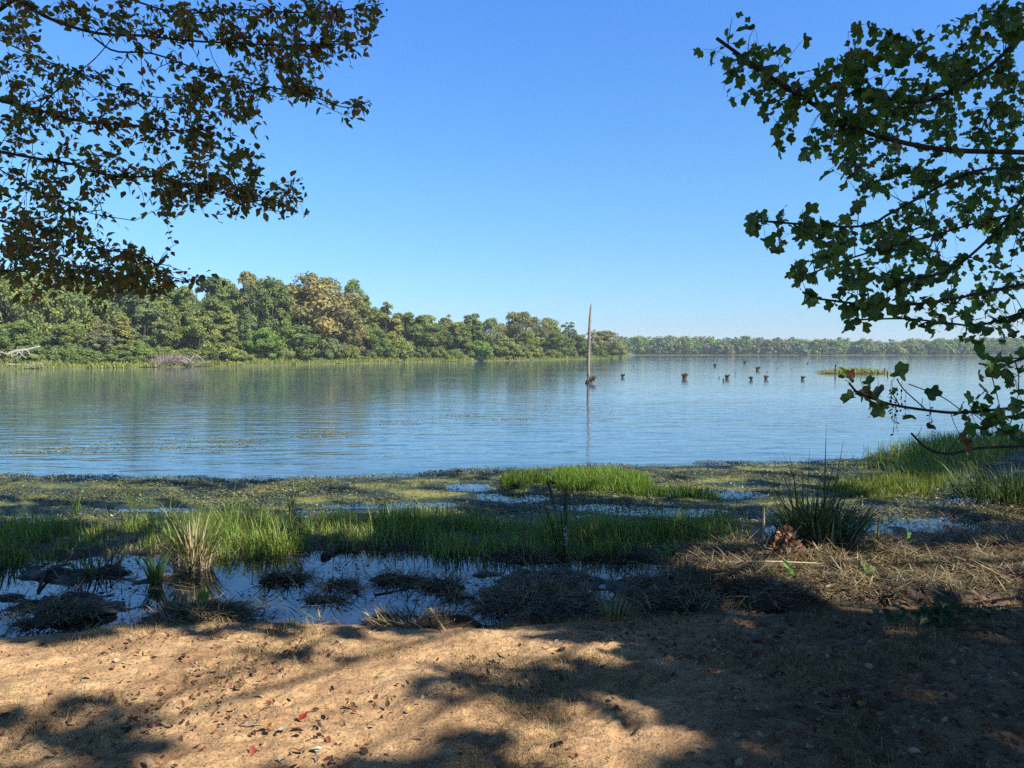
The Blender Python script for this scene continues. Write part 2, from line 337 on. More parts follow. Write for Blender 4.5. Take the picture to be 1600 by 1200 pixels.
# shoreline reeds and grass on the far left bank
n = 17000; px = rng.uniform(-60, 984, n); off = rng.gamma(1.6, 1.3, n) * (.7 + .5 * fbm(px / 30, px * 0, 9, 3))
d = shore_d(px) + off + .1; bs = np.stack([(px - 800) / F_PX * d, d, np.full(n, .05)], -1)
g = rng.random(n)[:, None]; tint = np.array([.24, .29, .05]) * (1 - g) + np.array([.34, .33, .10]) * g
tint = np.where((rng.random(n) < .15)[:, None], np.array([.13, .21, .05]), tint) * rng.uniform(.7, 1.25, (n, 1))
mb = MB(); blades(mb, bs, rng.uniform(.4, 1.25, n) * np.minimum(1.15, .5 + off * .3), rng.uniform(.1, .22, n), rng.uniform(.1, .5, n), rng.uniform(0, 6.28, n), tint)
tag(mb.build('shore_grass', M_GRASS), 'pale yellow green grass fringing the far left bank', 'grass', kind='stuff')

# ------------------------------------------------------------------ far trees
def crown(mb, H, RX, z0, shape, ncards, card, g, warm=.08):
    zc = (H + z0) / 2; hz = (H - z0) / 2; nl = 58 if shape != 'airy' else 36
    dirs = unit(g.normal(size=(nl, 3)) * [1, 1, 1.1]); dirs[:, 2] = np.where(dirs[:, 2] < -.75, -dirs[:, 2], dirs[:, 2])
    sc_ = g.uniform(.5, 1.12, nl)
    if shape == 'cone': rad = lambda t: .25 + .75 * np.clip(1 - t, 0, 1)
    elif shape == 'tall': rad = lambda t: .75 + .3 * np.sin(t * 3.14)
    elif shape == 'broad': rad = lambda t: .8 + .35 * np.sin(np.clip(t, 0, 1) * 2.6)
    else: rad = lambda t: .8 + .3 * np.sin(t * 3.14)
    C = dirs * sc_[:, None] * np.array([RX * .78, RX * .78, hz * .86]); C[:, 2] += zc
    t = (C[:, 2] - z0) / (H - z0); C[:, :2] *= rad(t)[:, None]
    lr = RX * g.uniform(.17, .34, nl) * (.75 if shape in ('airy', 'cone') else 1)
    lt = 1 + g.normal(0, .13, (nl, 1)) * np.array([1.3, .9, .6]) + warm * np.array([1, .2, -.3]) * (g.random((nl, 1)) < .35)
    lt = lt * 1.28; k = g.choice(nl, ncards, p=lr ** 2 / np.sum(lr ** 2)); dd = unit(g.normal(size=(ncards, 3)))
    outw = unit(C[k] - [0, 0, zc]) + [0, 0, .25]
    flip = np.sum(dd * outw, 1) < -.35; dd[flip] *= -1
    sub = 1 + .18 * np.sin(dd[:, :1] * 7 + k[:, None]) * np.cos(dd[:, 2:] * 9)
    P = C[k] + dd * lr[k, None] * sub * (g.random((ncards, 1)) ** .35) * np.array([1, 1, .85])
    P[:, 2] = np.clip(P[:, 2], z0 * .5, None)
    nor = unit(dd + .25 * np.array([0, 0, 1]) + g.normal(0, .48, (ncards, 3))); sz = card * g.uniform(.6, 1.35, ncards)
    tint = lt[k] * g.uniform(.65, 1.35, (ncards, 1))
    cards(mb, P, nor, g.normal(size=(ncards, 3)), sz, sz * g.uniform(.6, 1, ncards), CLUMP, CLUMP_F, np.clip(tint, .2, 2.4))
    return C
def make_proto(shape, H, RX, z0, ncards, card, seed):
    g = np.random.default_rng(seed); mc = MB(); C = crown(mc, H, RX, z0, shape, ncards, card, g)
    mt = MB(); tr = curve([(0, 0, -.6), (.1, 0, H * .3), (-.1, .1, H * .6), (0, 0, H * .9)], 10); tube(mt, tr, np.linspace(.022 * H, .004 * H, 10), 7)
    for c in C[::3]:
        zz_ = max(.1 * H, c[2] - .25 * H); tube(mt, curve([(0, 0, zz_), (c[0] * .5, c[1] * .5, (zz_ + c[2]) / 2 + .02 * H), c], 6), np.linspace(.008 * H, .002 * H, 6), 5)
    return mc.mesh('crown', M_FOL), mt.mesh('trunk', M_BARK, True)
PROTO = {'broad': [make_proto('broad', 10, 4.6, 1.2, 10500, .27, s) for s in (1, 2, 3)], 'round': [make_proto('round', 10, 3.6, .5, 8500, .26, s) for s in (4, 5, 6)],
         'tall': [make_proto('tall', 10, 2.6, .6, 7500, .25, s) for s in (7, 8, 9)], 'airy': [make_proto('airy', 10, 3.0, 1.5, 4200, .24, s) for s in (10, 11)],
         'cone': [make_proto('cone', 10, 3.0, .2, 7000, .25, s) for s in (12, 13)], 'bush': [make_proto('round', 10, 6.5, -1.0, 6500, .6, s) for s in (14, 15, 16)]}
PW = {'broad': 5.0, 'round': 4.0, 'tall': 2.9, 'airy': 3.2, 'cone': 3.0, 'bush': 7.0}
def far_tree(px, top, wpx, back, col, shape, label, name='tree', cat='tree', group='trees along the far left bank'):
    col = .68 * np.array(col) + .32 * np.array([.155, .185, .062]); wpx = wpx * 1.08
    d = shore_d(px) + back; z = .3; H = toph(top, d) - z; x = (px - 800) / F_PX * d
    mc, mt = PROTO[shape][rng.integers(len(PROTO[shape]))]
    o = empty(name, (x, d, z), label, cat, group)
    rr_ = wpx / F_PX * d / 2; s = rr_ / PW[shape]
    o.scale = (s, s, H / 10); o.rotation_euler = (0, 0, rng.uniform(0, 6.28))
    for nm, me, cc in (('crown', mc, col), ('trunk', mt, None)):
        c = bpy.data.objects.new(nm, me); COL.objects.link(c); c.parent = o
        if cc is not None: c.color = (*cc, 1)
    return o
OLV = (.17, .205, .062); YOL = (.21, .24, .062); DKG = (.115, .16, .05); GRN = (.125, .185, .05); BGR = (.14, .24, .055); GGR = (.15, .19, .09)
RUS = (.235, .19, .09); YEL = (.22, .215, .055); GBR = (.185, .175, .085); BLG = (.10, .165, .08); PAL = (.34, .3, .21)
T = [  # px, top row, width, metres behind the shoreline, colour, crown form, label
    (10, 424, 130, 13, OLV, 'broad', 'broad olive tree at the left edge of the far bank, half behind the overhanging twigs'),
    (85, 430, 110, 10, OLV, 'broad', 'broad leafy tree above the bleached fallen trunk on the far bank'),
    (150, 440, 90, 14, DKG, 'round', 'dark olive tree rising behind the grey bare branched tree, just left of the tallest tree'),
    (215, 397, 125, 16, GGR, 'airy', 'tallest tree of the far bank, thin grey green crown showing sky'),
    (30, 500, 70, 6, GRN, 'round', 'green tree just behind the bleached fallen trunk'),
    (110, 505, 75, 6, OLV, 'round', 'rounded olive tree low by the water right of the bleached fallen trunk'),
    (192, 488, 62, 5, YEL, 'cone', 'yellow autumn tree by the water below the tallest tree'),
    (228, 475, 62, 6, GGR, 'tall', 'slender grey green tree directly right of the yellow autumn tree'),
    (258, 466, 66, 8, OLV, 'round', 'olive tree behind the grey heap of brush, with a leafy rounded top'),
    (290, 447, 72, 12, DKG, 'tall', 'dark green tree left of the first notch of sky in the skyline'),
    (312, 492, 70, 5, YOL, 'round', 'yellow olive tree at the water just right of the grey heap of brush'),
    (338, 426, 72, 12, DKG, 'tall', 'tall dark tree just right of the first notch of sky in the skyline'),
    (356, 478, 55, 7, YOL, 'cone', 'yellow olive cone shaped tree before the tall dark tree'),
    (388, 476, 48, 7, BLG, 'cone', 'blue green pointed tree in the middle of the left wood'),
    (392, 424, 62, 15, GBR, 'airy', 'thin crowned grey brown tree left of the broad russet oak'),
    (428, 431, 72, 13, DKG, 'round', 'dark rounded tree touching the left side of the broad russet oak'),
    (497, 436, 150, 13, RUS, 'broad', 'broad russet brown oak, the widest crown of the far bank'),
    (548, 435, 64, 17, GRN, 'round', 'deep green tree peeping over the right shoulder of the russet oak'),
    (572, 462, 58, 12, OLV, 'tall', 'olive tree sloping down from the right side of the russet oak'),
    (352, 535, 60, 3, YOL, 'bush', 'yellow olive shrub at the water below the blue green pointed tree'),
    (412, 512, 58, 4, BGR, 'round', 'bright green small tree at the water left of the russet oak'),
    (462, 508, 84, 5, GRN, 'round', 'spreading green tree at the water under the russet oak'),
    (515, 528, 44, 3, GGR, 'bush', 'pale grey green shrub at the water under the russet oak'),
    (552, 500, 50, 6, RUS, 'round', 'small russet tree at the right foot of the broad oak'),
    (582, 512, 58, 4, GRN, 'round', 'green waterside tree right of the small russet tree'),
    (602, 471, 56, 12, YEL, 'tall', 'tall tree with an orange yellow top, right of the russet oak'),
    (634, 484, 54, 10, DKG, 'tall', 'dark green tree right of the tall orange topped one'),
    (664, 488, 44, 12, YOL, 'tall', 'yellow olive tree crown between two dark green trees on the skyline'),
    (676, 506, 62, 5, DKG, 'round', 'dense dark green tree at the water in the middle of the far bank'),
    (626, 528, 44, 4, YOL, 'bush', 'yellow olive shrub left of the dense dark green waterside tree'),
    (698, 490, 42, 12, GBR, 'airy', 'thin brownish tree on the skyline above the dense dark green waterside tree'),
    (716, 500, 40, 7, YOL, 'tall', 'narrow yellow olive tree right of the dense dark green waterside tree'),
    (738, 490, 46, 12, DKG, 'tall', 'dark tree top above the light green round shrub on the water'),
    (766, 497, 48, 10, GGR, 'round', 'grey green tree left of the wide gap of sky in the skyline'),
    (750, 533, 46, 1.5, BGR, 'bush', 'light green round shrub leaning over the water'),
    (786, 528, 48, 4, OLV, 'bush', 'olive shrub right of the light green round one'),
    (816, 488, 78, 13, GBR, 'broad', 'broad brownish olive tree right of the wide gap of sky'),
    (822, 515, 46, 5, YOL, 'round', 'yellow olive tree below the broad brownish olive crown'),
    (860, 496, 46, 12, OLV, 'round', 'olive tree right of the broad brownish olive crown'),
    (888, 502, 46, 14, BLG, 'airy', 'blue green open crowned tree left of the bare standing pole'),
    (872, 518, 52, 6, DKG, 'round', 'dark green rounded tree at the water left of the bare standing pole'),
    (906, 522, 40, 6, OLV, 'round', 'olive tree nearest the bare standing pole on its left side'),
    (926, 514, 34, 14, PAL, 'airy', 'pale nearly leafless tree just behind the bare standing pole'),
    (944, 517, 62, 10, GBR, 'round', 'brownish olive tree right of the bare standing pole'),
    (966, 535, 34, 4, YOL, 'bush', 'low yellow olive tree at the very tip of the wooded point'),
    (160, 500, 56, 4, (.19, .175, .125), 'airy', 'grey bare branched tree left of the yellow autumn tree'),
]
for a in T: far_tree(*a)
# the deeper rows: nothing tells these apart
k = 0
for px in np.arange(-30, 965, 17.0):
    top = np.interp(px, [0, 100, 200, 260, 300, 315, 340, 420, 470, 520, 560, 590, 640, 720, 775, 790, 850, 905, 960], [432, 440, 430, 440, 462, 470, 440, 440, 447, 445, 452, 486, 492, 498, 510, 503, 503, 522, 530]) + rng.uniform(2, 16)
    col = np.array([OLV, DKG, GBR, GRN, GGR][rng.integers(5)]) * rng.uniform(.8, 1.1)
    far_tree(px + rng.uniform(-6, 6), top, rng.uniform(48, 70) * 130 / shore_d(px), rng.uniform(18, 34), col, ['round', 'tall', 'broad'][rng.integers(3)],
             'olive tree crowded behind the waterside trees of the far left bank', group='trees deep in the far left wood')
low = 0
for px in np.arange(-20, 960, 26.0):                 # waterside bushes under the crowns
    if any(abs(px - t[0]) < 18 and t[3] < 5 for t in T): continue
    far_tree(px + rng.uniform(-6, 6), np.interp(px, [0, 960], [540, 543]) + rng.uniform(-6, 8), rng.uniform(34, 50) * 130 / shore_d(px) * .9, rng.uniform(2.5, 5), np.array([OLV, GRN, YOL, DKG][rng.integers(4)]) * rng.uniform(.85, 1.15), 'bush',
             'low green bush at the foot of the trees on the far left bank', name='bush', cat='bush', group='low bushes under the far left trees')

# far wood across the lake: reads as one mass
g = np.random.default_rng(77); mb = MB()
for row, (n_, dd_) in enumerate(((120, 6), (110, 22))):
    for px in np.linspace(935, 1720, n_):
        px = px + g.uniform(-3, 3); d = shore_d(max(px, 992)) + dd_ + g.uniform(-3, 5); x = (px - 800) / F_PX * d
        top = np.interp(px, [960, 1060, 1150, 1250, 1330, 1400, 1480, 1580, 1700], [527, 525, 528, 531, 530, 533, 529, 526, 526]) + g.uniform(-1.5, 5)
        if row == 0: top += g.choice([-2.5, 0, 4, 9])
        H = toph(top, d); cc = np.array([OLV, DKG, GBR, GRN, GGR, YOL][g.integers(6)])
        m_ = MB(); crown(m_, H, g.uniform(3.5, 6), -.5, ['round', 'tall', 'broad'][g.integers(3)], 420, 1.05, g)
        mb.add(np.concatenate(m_.V) + [x, d, .3], [f for f in m_.F], np.concatenate(m_.T) * cc * np.array([.95, 1, 1.15]))
M_WOOD = leaf_mat('far wood', trans=.38, rough=.8, spec=.1)
tag(mb.build('far_forest', M_WOOD), 'long low line of hazy woodland along the far side of the lake', 'forest', kind='stuff')

# ------------------------------------------------------------------ things in and beside the lake
def P0(px, py): return gnd(px, py, 0.0)
# the bare standing pole (dead tree trunk)
b0 = P0(920, 599); dd0 = b0[1]; hp = toph(474, dd0)
o = empty('dead_tree', b0, 'tall bleached branchless dead trunk standing in the lake', 'dead tree')
mb = MB(); wpx = dd0 / F_PX
sp_ = curve([(0, 0, -.6), (-.04, 0, hp * .18), (0, 0, hp * .5), (.06, 0, hp * .8), (.14, 0, hp)], 26)
rads = np.interp(np.linspace(0, 1, 26), [0, .1, .3, .7, .93, 1], np.array([2.9, 2.6, 2.5, 2.1, 1.4, .5]) * wpx); tube(mb, sp_, rads * (1 + .06 * rng.normal(size=26)), 12)
mb.build('trunk', rough_mat('standing dead wood', (.12, .085, .065), (.34, .27, .22), (14, 14, 1.0), bump=.8), o, True)
def tuft(mb, c, n, h, wd, spread, tint, lean=.5, rise=0):
    a = rng.uniform(0, 6.28, n); r_ = spread * np.sqrt(rng.random(n))
    bs_ = np.stack([c[0] + np.cos(a) * r_, c[1] + np.sin(a) * r_, np.full(n, c[2] + rise)], -1)
    tt = np.asarray(tint, float); tt = tt[rng.integers(len(tt), size=n)] if tt.ndim == 2 else np.tile(tt, (n, 1))
    blades(mb, bs_, h * rng.uniform(.5, 1.15, n), wd * rng.uniform(.7, 1.3, n), lean * rng.uniform(.3, 1.4, n), a + rng.uniform(-.7, .7, n), tt * rng.uniform(.75, 1.25, (n, 1)))
def lump(mb, rx, ry, rz, seed, rough=.35, n=(10, 16), zb=-.3):
    th = np.linspace(0, 2 * math.pi, n[1], endpoint=False); ph = np.linspace(-.6, math.pi / 2 - .02, n[0])
    A, B = np.meshgrid(th, ph); r_ = 1 + rough * fbm(np.cos(A) * 2 + 9 + seed, np.sin(A) * 2 + B * 2.2 + seed, 40 + seed, 4)
    V = np.stack([rx * np.cos(A) * np.cos(B) * r_, ry * np.sin(A) * np.cos(B) * r_, rz * np.sin(B) * r_], -1)
    i_ = np.arange(n[0] - 1)[:, None] * n[1]; j = np.arange(n[1])[None]; k_ = (j + 1) % n[1]
    mb.add(V, [np.stack([i_ + j, i_ + k_, i_ + n[1] + k_, i_ + n[1] + j], -1).reshape(-1, 4), (np.arange(n[1]) + (n[0] - 1) * n[1])[None]])
mb = MB(); lump(mb, .24, .2, .26, 3, .5); mb.build('root_flare', M_STUMP, o, True)
mb = MB(); tuft(mb, (.22, 0, .15), 50, .5, .06, .22, [(.2, .11, .05), (.12, .1, .04)], .5); mb.build('grass_tuft', M_STRAW, o)

STUMPS = [(973, 590, 8, 1, 'stump with a fringe of dead grass just right of the bare standing pole'), (1070, 592, 13, 1, 'tall dark stump tufted with grass, alone in mid lake'),
          (1129, 596, 7, 0, 'low black stump close left of a wider tufted one'), (1136, 592, 10, 1, 'wide dark stump with straw on top, right of a low black one'),
          (1173, 594, 8, 1, 'leaning narrow stump with one upright stalk'), (1197, 593, 9, 1, 'dark stump with grass leaning to the right'),
          (1255, 593, 8, 1, 'small dark stump in a haze of pale grass, nearest the reedy islet'), (1184, 579, 9, 1, 'broad dark stump with a pale log end at its foot'),
          (1164, 568, 6, 1, 'far stump with a broad straw head, the most distant tufted one'), (1117, 573, 6, 1, 'distant small tufted stump above the lone mid lake stump'),
          (990, 573, 4, 0, 'tiny reddish stump far out beside the tip of the wooded point'), (1150, 586, 7, 0, 'thin dark snag standing up from the water among the stumps'),
          (1124, 591, 4, 0, 'tiny dark stump tip left of the wide straw topped stump'), (1262, 569, 4, 0, 'tiny dark stump tip far out to the left of the islet'),
          (1199, 582, 3, 0, 'speck of dark stump right of the broad stump with the pale log end'), (1214, 577, 3, 0, 'speck of dark stump farther out among the stumps'), (1404, 594, 4, 0, 'tiny stump tip right of the reedy islet')]
for i_, (px, py, hpx, tf, lab) in enumerate(STUMPS):
    b = P0(px, py); s = b[1] / F_PX; o = empty('tree_stump', b, lab, 'tree stump', 'stumps standing in the lake')
    mb = MB(); hh_ = hpx * s * (.5 if tf else .7); rr_ = (.26 if tf else .18) * hpx * s * (.35 if 'thin' in lab else 1)
    tube(mb, curve([(0, 0, -.3), (rng.uniform(-.1, .1), 0, hh_ * .5), (rng.uniform(-.2, .2) * hh_, 0, hh_)], 8), rr_ * np.array([1.35, 1.2, 1.05, 1, .95, .95, .9, .6]), 9); mb.build('wood', M_STUMP, o, True)
    if tf:
        mb = MB(); tuft(mb, (0, 0, hh_ * .55), 60, hpx * s * .55, .07 * b[1] / 60, rr_ * 1.15, [(.16, .13, .05), (.2, .15, .07), (.1, .1, .035)], .75); mb.build('grass_tuft', M_STRAW, o)
# reedy islet
b = P0(1332, 583); s = b[1] / F_PX; o = empty('islet', b, 'long low islet of yellow green reeds in the lake', 'islet')
mb = MB(); lump(mb, 52 * s, 1.5, .07, 8, .15, (6, 40)); mb.build('mud_base', M_MUD, o, True)
mb = MB(); n = 2600; xx = rng.uniform(-1, 1, n) * 52 * s; yy = rng.normal(0, .7, n)
blades(mb, np.stack([xx, yy, np.full(n, .05)], -1), rng.uniform(.2, .75, n) * (.7 + .35 * fbm(xx * .6, yy * 0, 6, 3)) * (1 - (np.abs(xx) / (54 * s)) ** 4), .09, rng.uniform(.1, .6, n), rng.uniform(0, 6.28, n), np.array([(.3, .31, .09), (.36, .29, .12), (.2, .26, .07)])[rng.integers(3, size=n)] * rng.uniform(.8, 1.2, (n, 1)))
mb.build('reeds', M_GRASS, o)
for px, hpx, lab in ((1305, 16, 'upright dark post at the near edge of the reedy islet'), (1327, 8, 'short thin post behind the middle of the reedy islet'), (1382, 7, 'short post at the right end of the reedy islet'), (1387, 6, 'leaning stub just off the right end of the reedy islet')):
    b = P0(px, 585 if px == 1305 else 582 if px < 1385 else 587); s = b[1] / F_PX; mb = MB(); tube(mb, [(0, 0, -.4), (0, 0, hpx * s * .5), (.03, 0, hpx * s)], np.array([1.1, 1, .9]) * 1.0 * s, 7)
    tag(mb.build('post', M_STUMP, None, loc=b), lab, 'post', 'old posts round the islet')
# fallen bleached trunk on the far bank, left
def far_at(px, py, back): d = shore_d(px) + back; return np.array([(px - 800) / F_PX * d, d, toph(py, d)])
o = empty('fallen_tree', far_at(30, 570, 1.5), 'bleached fallen trunk lying propped on its dead limbs on the far bank', 'fallen tree'); og = np.array(o.location)
mb = MB(); tube(mb, curve([far_at(8, 555, 2.6) - og, far_at(25, 549, 2.4) - og, far_at(45, 546, 2.2) - og, far_at(64, 541, 2) - og], 12), np.linspace(.24, .13, 12), 9); mb.build('trunk', M_BLEACH, o, True)
for pts in ([(18, 552), (20, 560), (22, 570)], [(30, 549), (36, 556), (42, 560)], [(42, 547), (46, 551), (48, 556)], [(12, 554), (5, 551), (-2, 550)], [(30, 550), (24, 556), (26, 562)], [(36, 548), (34, 555), (30, 560)]):
    mb = MB(); tube(mb, curve([far_at(a, b_, 2.0 - .02 * i2) - og for i2, (a, b_) in enumerate(pts)], 8), np.linspace(.09, .04, 8), 6); mb.build('limb', M_BLEACH, o, True)
o = empty('driftwood', far_at(30, 575, .3), 'tangle of thin pale driftwood branches at the waterline below the fallen trunk', 'driftwood'); og = np.array(o.location)
for k in range(7):
    a = rng.uniform(0, 62); mb = MB(); tube(mb, curve([far_at(a, 574, .4) - og, far_at(a + rng.uniform(4, 10), 569 + rng.uniform(-2, 4), .3) - og, far_at(a + rng.uniform(8, 20), 573 + rng.uniform(-4, 2), .2) - og], 8), .07, 5); mb.build('branch', M_BLEACH, o, True)
o = empty('brush_pile', far_at(268, 573, 1.2), 'heap of dead grey brushwood at the water on the far bank', 'brush pile'); og = np.array(o.location)
mb = MB()
for k in range(420):
    a = far_at(rng.uniform(240, 300), 573, rng.uniform(.2, 2.5)) - og; hgt = 1.35 * np.exp(-((a[0]) / 2.6) ** 2) + .3
    b_ = a + np.array([rng.normal(0, 1.3), rng.normal(0, .8), hgt * rng.uniform(.4, 1.3)]); tube(mb, [a, (a + b_) / 2 + rng.normal(0, .12, 3), b_], [.045, .035, .015], 4, cap=False)
mb.build('twigs', M_BRUSH, o)
for k in range(5):
    x0 = rng.uniform(-1, 3.6); mb = MB(); tube(mb, curve([(x0, -.3, .2), (x0 + .8, -.2, 1.2 + rng.uniform(0, .5)), (x0 + 1.9, -.1, 1.1 + rng.uniform(-.4, .4)), (x0 + 2.3, 0, .5)], 10), .06, 5); mb.build('branch', M_BLEACH, o, True)

# floating scraps of yellow weed out on the lake
n = 1100; cl = [(130, 702, 60, 5), (60, 706, 40, 3), (370, 690, 30, 4), (510, 676, 40, 3), (490, 682, 30, 2), (720, 650, 25, 2), (640, 660, 40, 4), (800, 655, 20, 1.5), (300, 700, 60, 5), (200, 690, 100, 8), (900, 640, 60, 4)]
kk = rng.integers(len(cl), size=n); cl = np.array(cl); px = cl[kk, 0] + rng.normal(0, 1, n) * cl[kk, 2] * .8; py = cl[kk, 1] + rng.normal(0, .6, n) * cl[kk, 3] * .9
P = gnd(px, py); P[:, 2] = .012
mb = MB(); cards(mb, P, np.tile([0, 0, 1.0], (n, 1)) + rng.normal(0, .05, (n, 3)), rng.normal(size=(n, 3)), rng.uniform(.03, .09, n), rng.uniform(.03, .08, n), CLUMP, CLUMP_F, np.array([.2, .19, .06]) * rng.uniform(.6, 1.2, (n, 1)))
tag(mb.build('floating_weed', M_PAD), 'scraps of yellow weed drifting on the open water', 'water weed', kind='stuff')

# ------------------------------------------------------------------ weed mat, grasses (nobody could count them)
def scatter(n, x0, x1, y0, y1):
    x = rng.uniform(x0, x1, n); y = rng.uniform(y0, y1, n); return x, y
x, y = scatter(270000, -10.5, 12, 9.0, 16.2)
z, e0, e1, e2 = height(x, y); nz = fbm(x * 1.1, y * 2.0, 52, 4); px_ = 800 + F_PX * x / y
pool = np.zeros_like(x)
for a in POOLS: pool = np.maximum(pool, blob(x, y, *a))
keep = (e1 > 1.15) & (e2 < .15 + .35 * nz) & (rng.random(len(x)) < np.clip(.55 + 1.1 * nz, .06, 1) * (1 - .82 * pool))
keep &= ~((px_ > 1400) & (e2 > -2.6) & (e2 < .3))
x, y, z = x[keep], y[keep], np.maximum(z[keep], 0) + rng.uniform(.004, .03, keep.sum()); n = len(x)
sz = rng.uniform(.016, .05, n)
mb = MB(); col = np.array([(.065, .085, .05), (.085, .11, .055), (.14, .14, .055), (.08, .07, .045)])[rng.integers(4, size=n)] * rng.uniform(.7, 1.4, (n, 1))
cards(mb, np.stack([x, y, z], -1), np.tile([0, 0, 1.0], (n, 1)) + rng.normal(0, .33, (n, 3)), rng.normal(size=(n, 3)), sz, sz * rng.uniform(.5, 1, n), LEAF, LEAF_F, col)
tag(mb.build('floating_leaves', M_PAD), 'dark mat of small floating leaves and weed along the near shore', 'water weed', kind='stuff')

x, y = scatter(9000, -5.6, 2.6, 5.6, 8.4); z, e0, e1, e2 = height(x, y); nz = fbm(x * 1.8, y * 2.4, 54, 4); k = (e0 > -.02) & (z < .01) & (rng.random(len(x)) < np.clip(1.7 * nz - .1, .015, 1)); x, y = x[k], y[k]; n = len(x)
mb = MB(); sz = rng.uniform(.012, .05, n); cards(mb, np.stack([x, y, rng.uniform(.003, .012, n)], -1), np.tile([0, 0, 1.0], (n, 1)) + rng.normal(0, .15, (n, 3)), rng.normal(size=(n, 3)), sz, sz * rng.uniform(.35, 1, n), LEAF, LEAF_F, np.array([(.05, .035, .022), (.1, .07, .04), (.03, .03, .02), (.07, .09, .03), (.13, .10, .06)])[rng.integers(5, size=n)])
tag(mb.build('floating_scraps', M_STRAW), 'small dark leaves and scraps drifting on the near puddle', 'plant litter', kind='stuff')
def grass(name, label, x, y, h, wd, tints, lean=.5, kind='stuff', cat='grass', mat=None, dz=-.01):
    n = len(x); z = ztop(x, y) + dz; t = np.asarray(tints, float)[rng.integers(len(tints), size=n)] * rng.uniform(.7, 1.3, (n, 1))
    mb = MB(); blades(mb, np.stack([x, y, z], -1), h, wd, lean * rng.uniform(.2, 1.5, n), rng.uniform(0, 6.28, n), t)
    return tag(mb.build(name, mat or M_GRASS), label, cat, kind=kind)
G1 = [(.15, .25, .05), (.19, .31, .055), (.11, .19, .04), (.25, .32, .07), (.3, .27, .1)]
x, y = scatter(72000, -9.5, 5.2, 7.6, 10.6); z, e0, e1, e2 = height(x, y); px_ = 800 + F_PX * x / y; nz = fbm(x * 1.6, y * 1.6, 61, 4)
dens = smooth(-.34, .02, e1 + .3 * nz) * (1 - smooth(1.15, 1.5, e1 + .35 * nz)) * (z > -.05) * (1 - smooth(1090, 1200, px_)) * np.clip(.72 + 1.2 * nz, .1, 1)
k = rng.random(len(x)) < dens; x, y = x[k], y[k]; e1 = e1[k]; nz = nz[k]
grass('shore_grass', 'strip of dark green grass between the near puddle and the weed mat', x, y, rng.uniform(.08, .30, len(x)) * (.72 + .95 * nz) * (1 + .25 * smooth(.3, 1, e1)) * np.where(rng.random(len(x)) < .04, 1.9, 1), rng.uniform(.005, .011, len(x)), G1, .55)
x, y = scatter(42000, 3.5, 14, 10.2, 17.5); z, e0, e1, e2 = height(x, y); px_ = 800 + F_PX * x / y; nz = fbm(x * 1.3, y * 1.3, 63, 4)
dens = (smooth(1340, 1460, px_ + 60 * nz) * (1 - smooth(-.2, .1, e2 + .2 * nz)) * smooth(-3.6, -2.4, e2 + .5 * nz - 1.2 * smooth(1480, 1600, px_)))
k = rng.random(len(x)) < dens; x, y, e2 = x[k], y[k], e2[k]
grass('bank_grass', 'dense green grass covering the low point on the right shore', x, y, rng.uniform(.14, .36, len(x)) * (.7 + .5 * smooth(-3, -.5, e2)), rng.uniform(.007, .014, len(x)), G1 + [(.1, .14, .03)], .5)
def clump_zone(name, label, spots, n, h, wd, tints, lean=.45, cat='grass'):
    xs, ys, hs = [], [], []
    for (px, py, rx, ry, w_) in spots:
        m_ = int(n * w_); c = gnd(px, py); a = rng.uniform(0, 6.28, m_); r_ = np.sqrt(rng.random(m_)) * (1 + .25 * np.sin(a * 5 + px))
        xs.append(c[0] + np.cos(a) * r_ * rx); ys.append(c[1] + np.sin(a) * r_ * ry); hs.append(h * rng.uniform(.45, 1.1, m_) * (1.08 - .4 * r_))
    return grass(name, label, np.concatenate(xs), np.concatenate(ys), np.concatenate(hs), wd, tints, lean, kind='thing', cat=cat, dz=-.02)
GB = [(.12, .22, .03), (.16, .26, .035), (.2, .27, .05), (.1, .18, .03)]
clump_zone('grass_patch', 'large bright sunlit grass patch standing in the weed mat', [(905, 757, .5, .75, .3), (950, 757, .55, .8, .35), (990, 762, .3, .6, .18), (880, 752, .2, .6, .1)], 6500, .33, .011, GB)
clump_zone('grass_patch', 'smaller green grass patch left of the bright sunlit one', [(805, 757, .22, .55, .5), (835, 750, .25, .5, .5)], 2300, .3, .01, [(.09, .16, .025), (.13, .2, .03), (.06, .1, .02)])
clump_zone('grass_patch', 'thin fringe of dark green sprigs right of the bright sunlit patch', [(1045, 772, .5, .35, .6), (1090, 776, .35, .25, .4)], 900, .24, .012, [(.05, .1, .02), (.09, .16, .03)])
clump_zone('grass_patch', 'yellowish sunlit grass patch left of the grassy point', [(1390, 762, .7, .7, .5), (1340, 770, .5, .6, .25), (1450, 752, .5, .5, .25)], 3800, .24, .010, [(.16, .2, .04), (.12, .17, .03), (.22, .22, .06)])

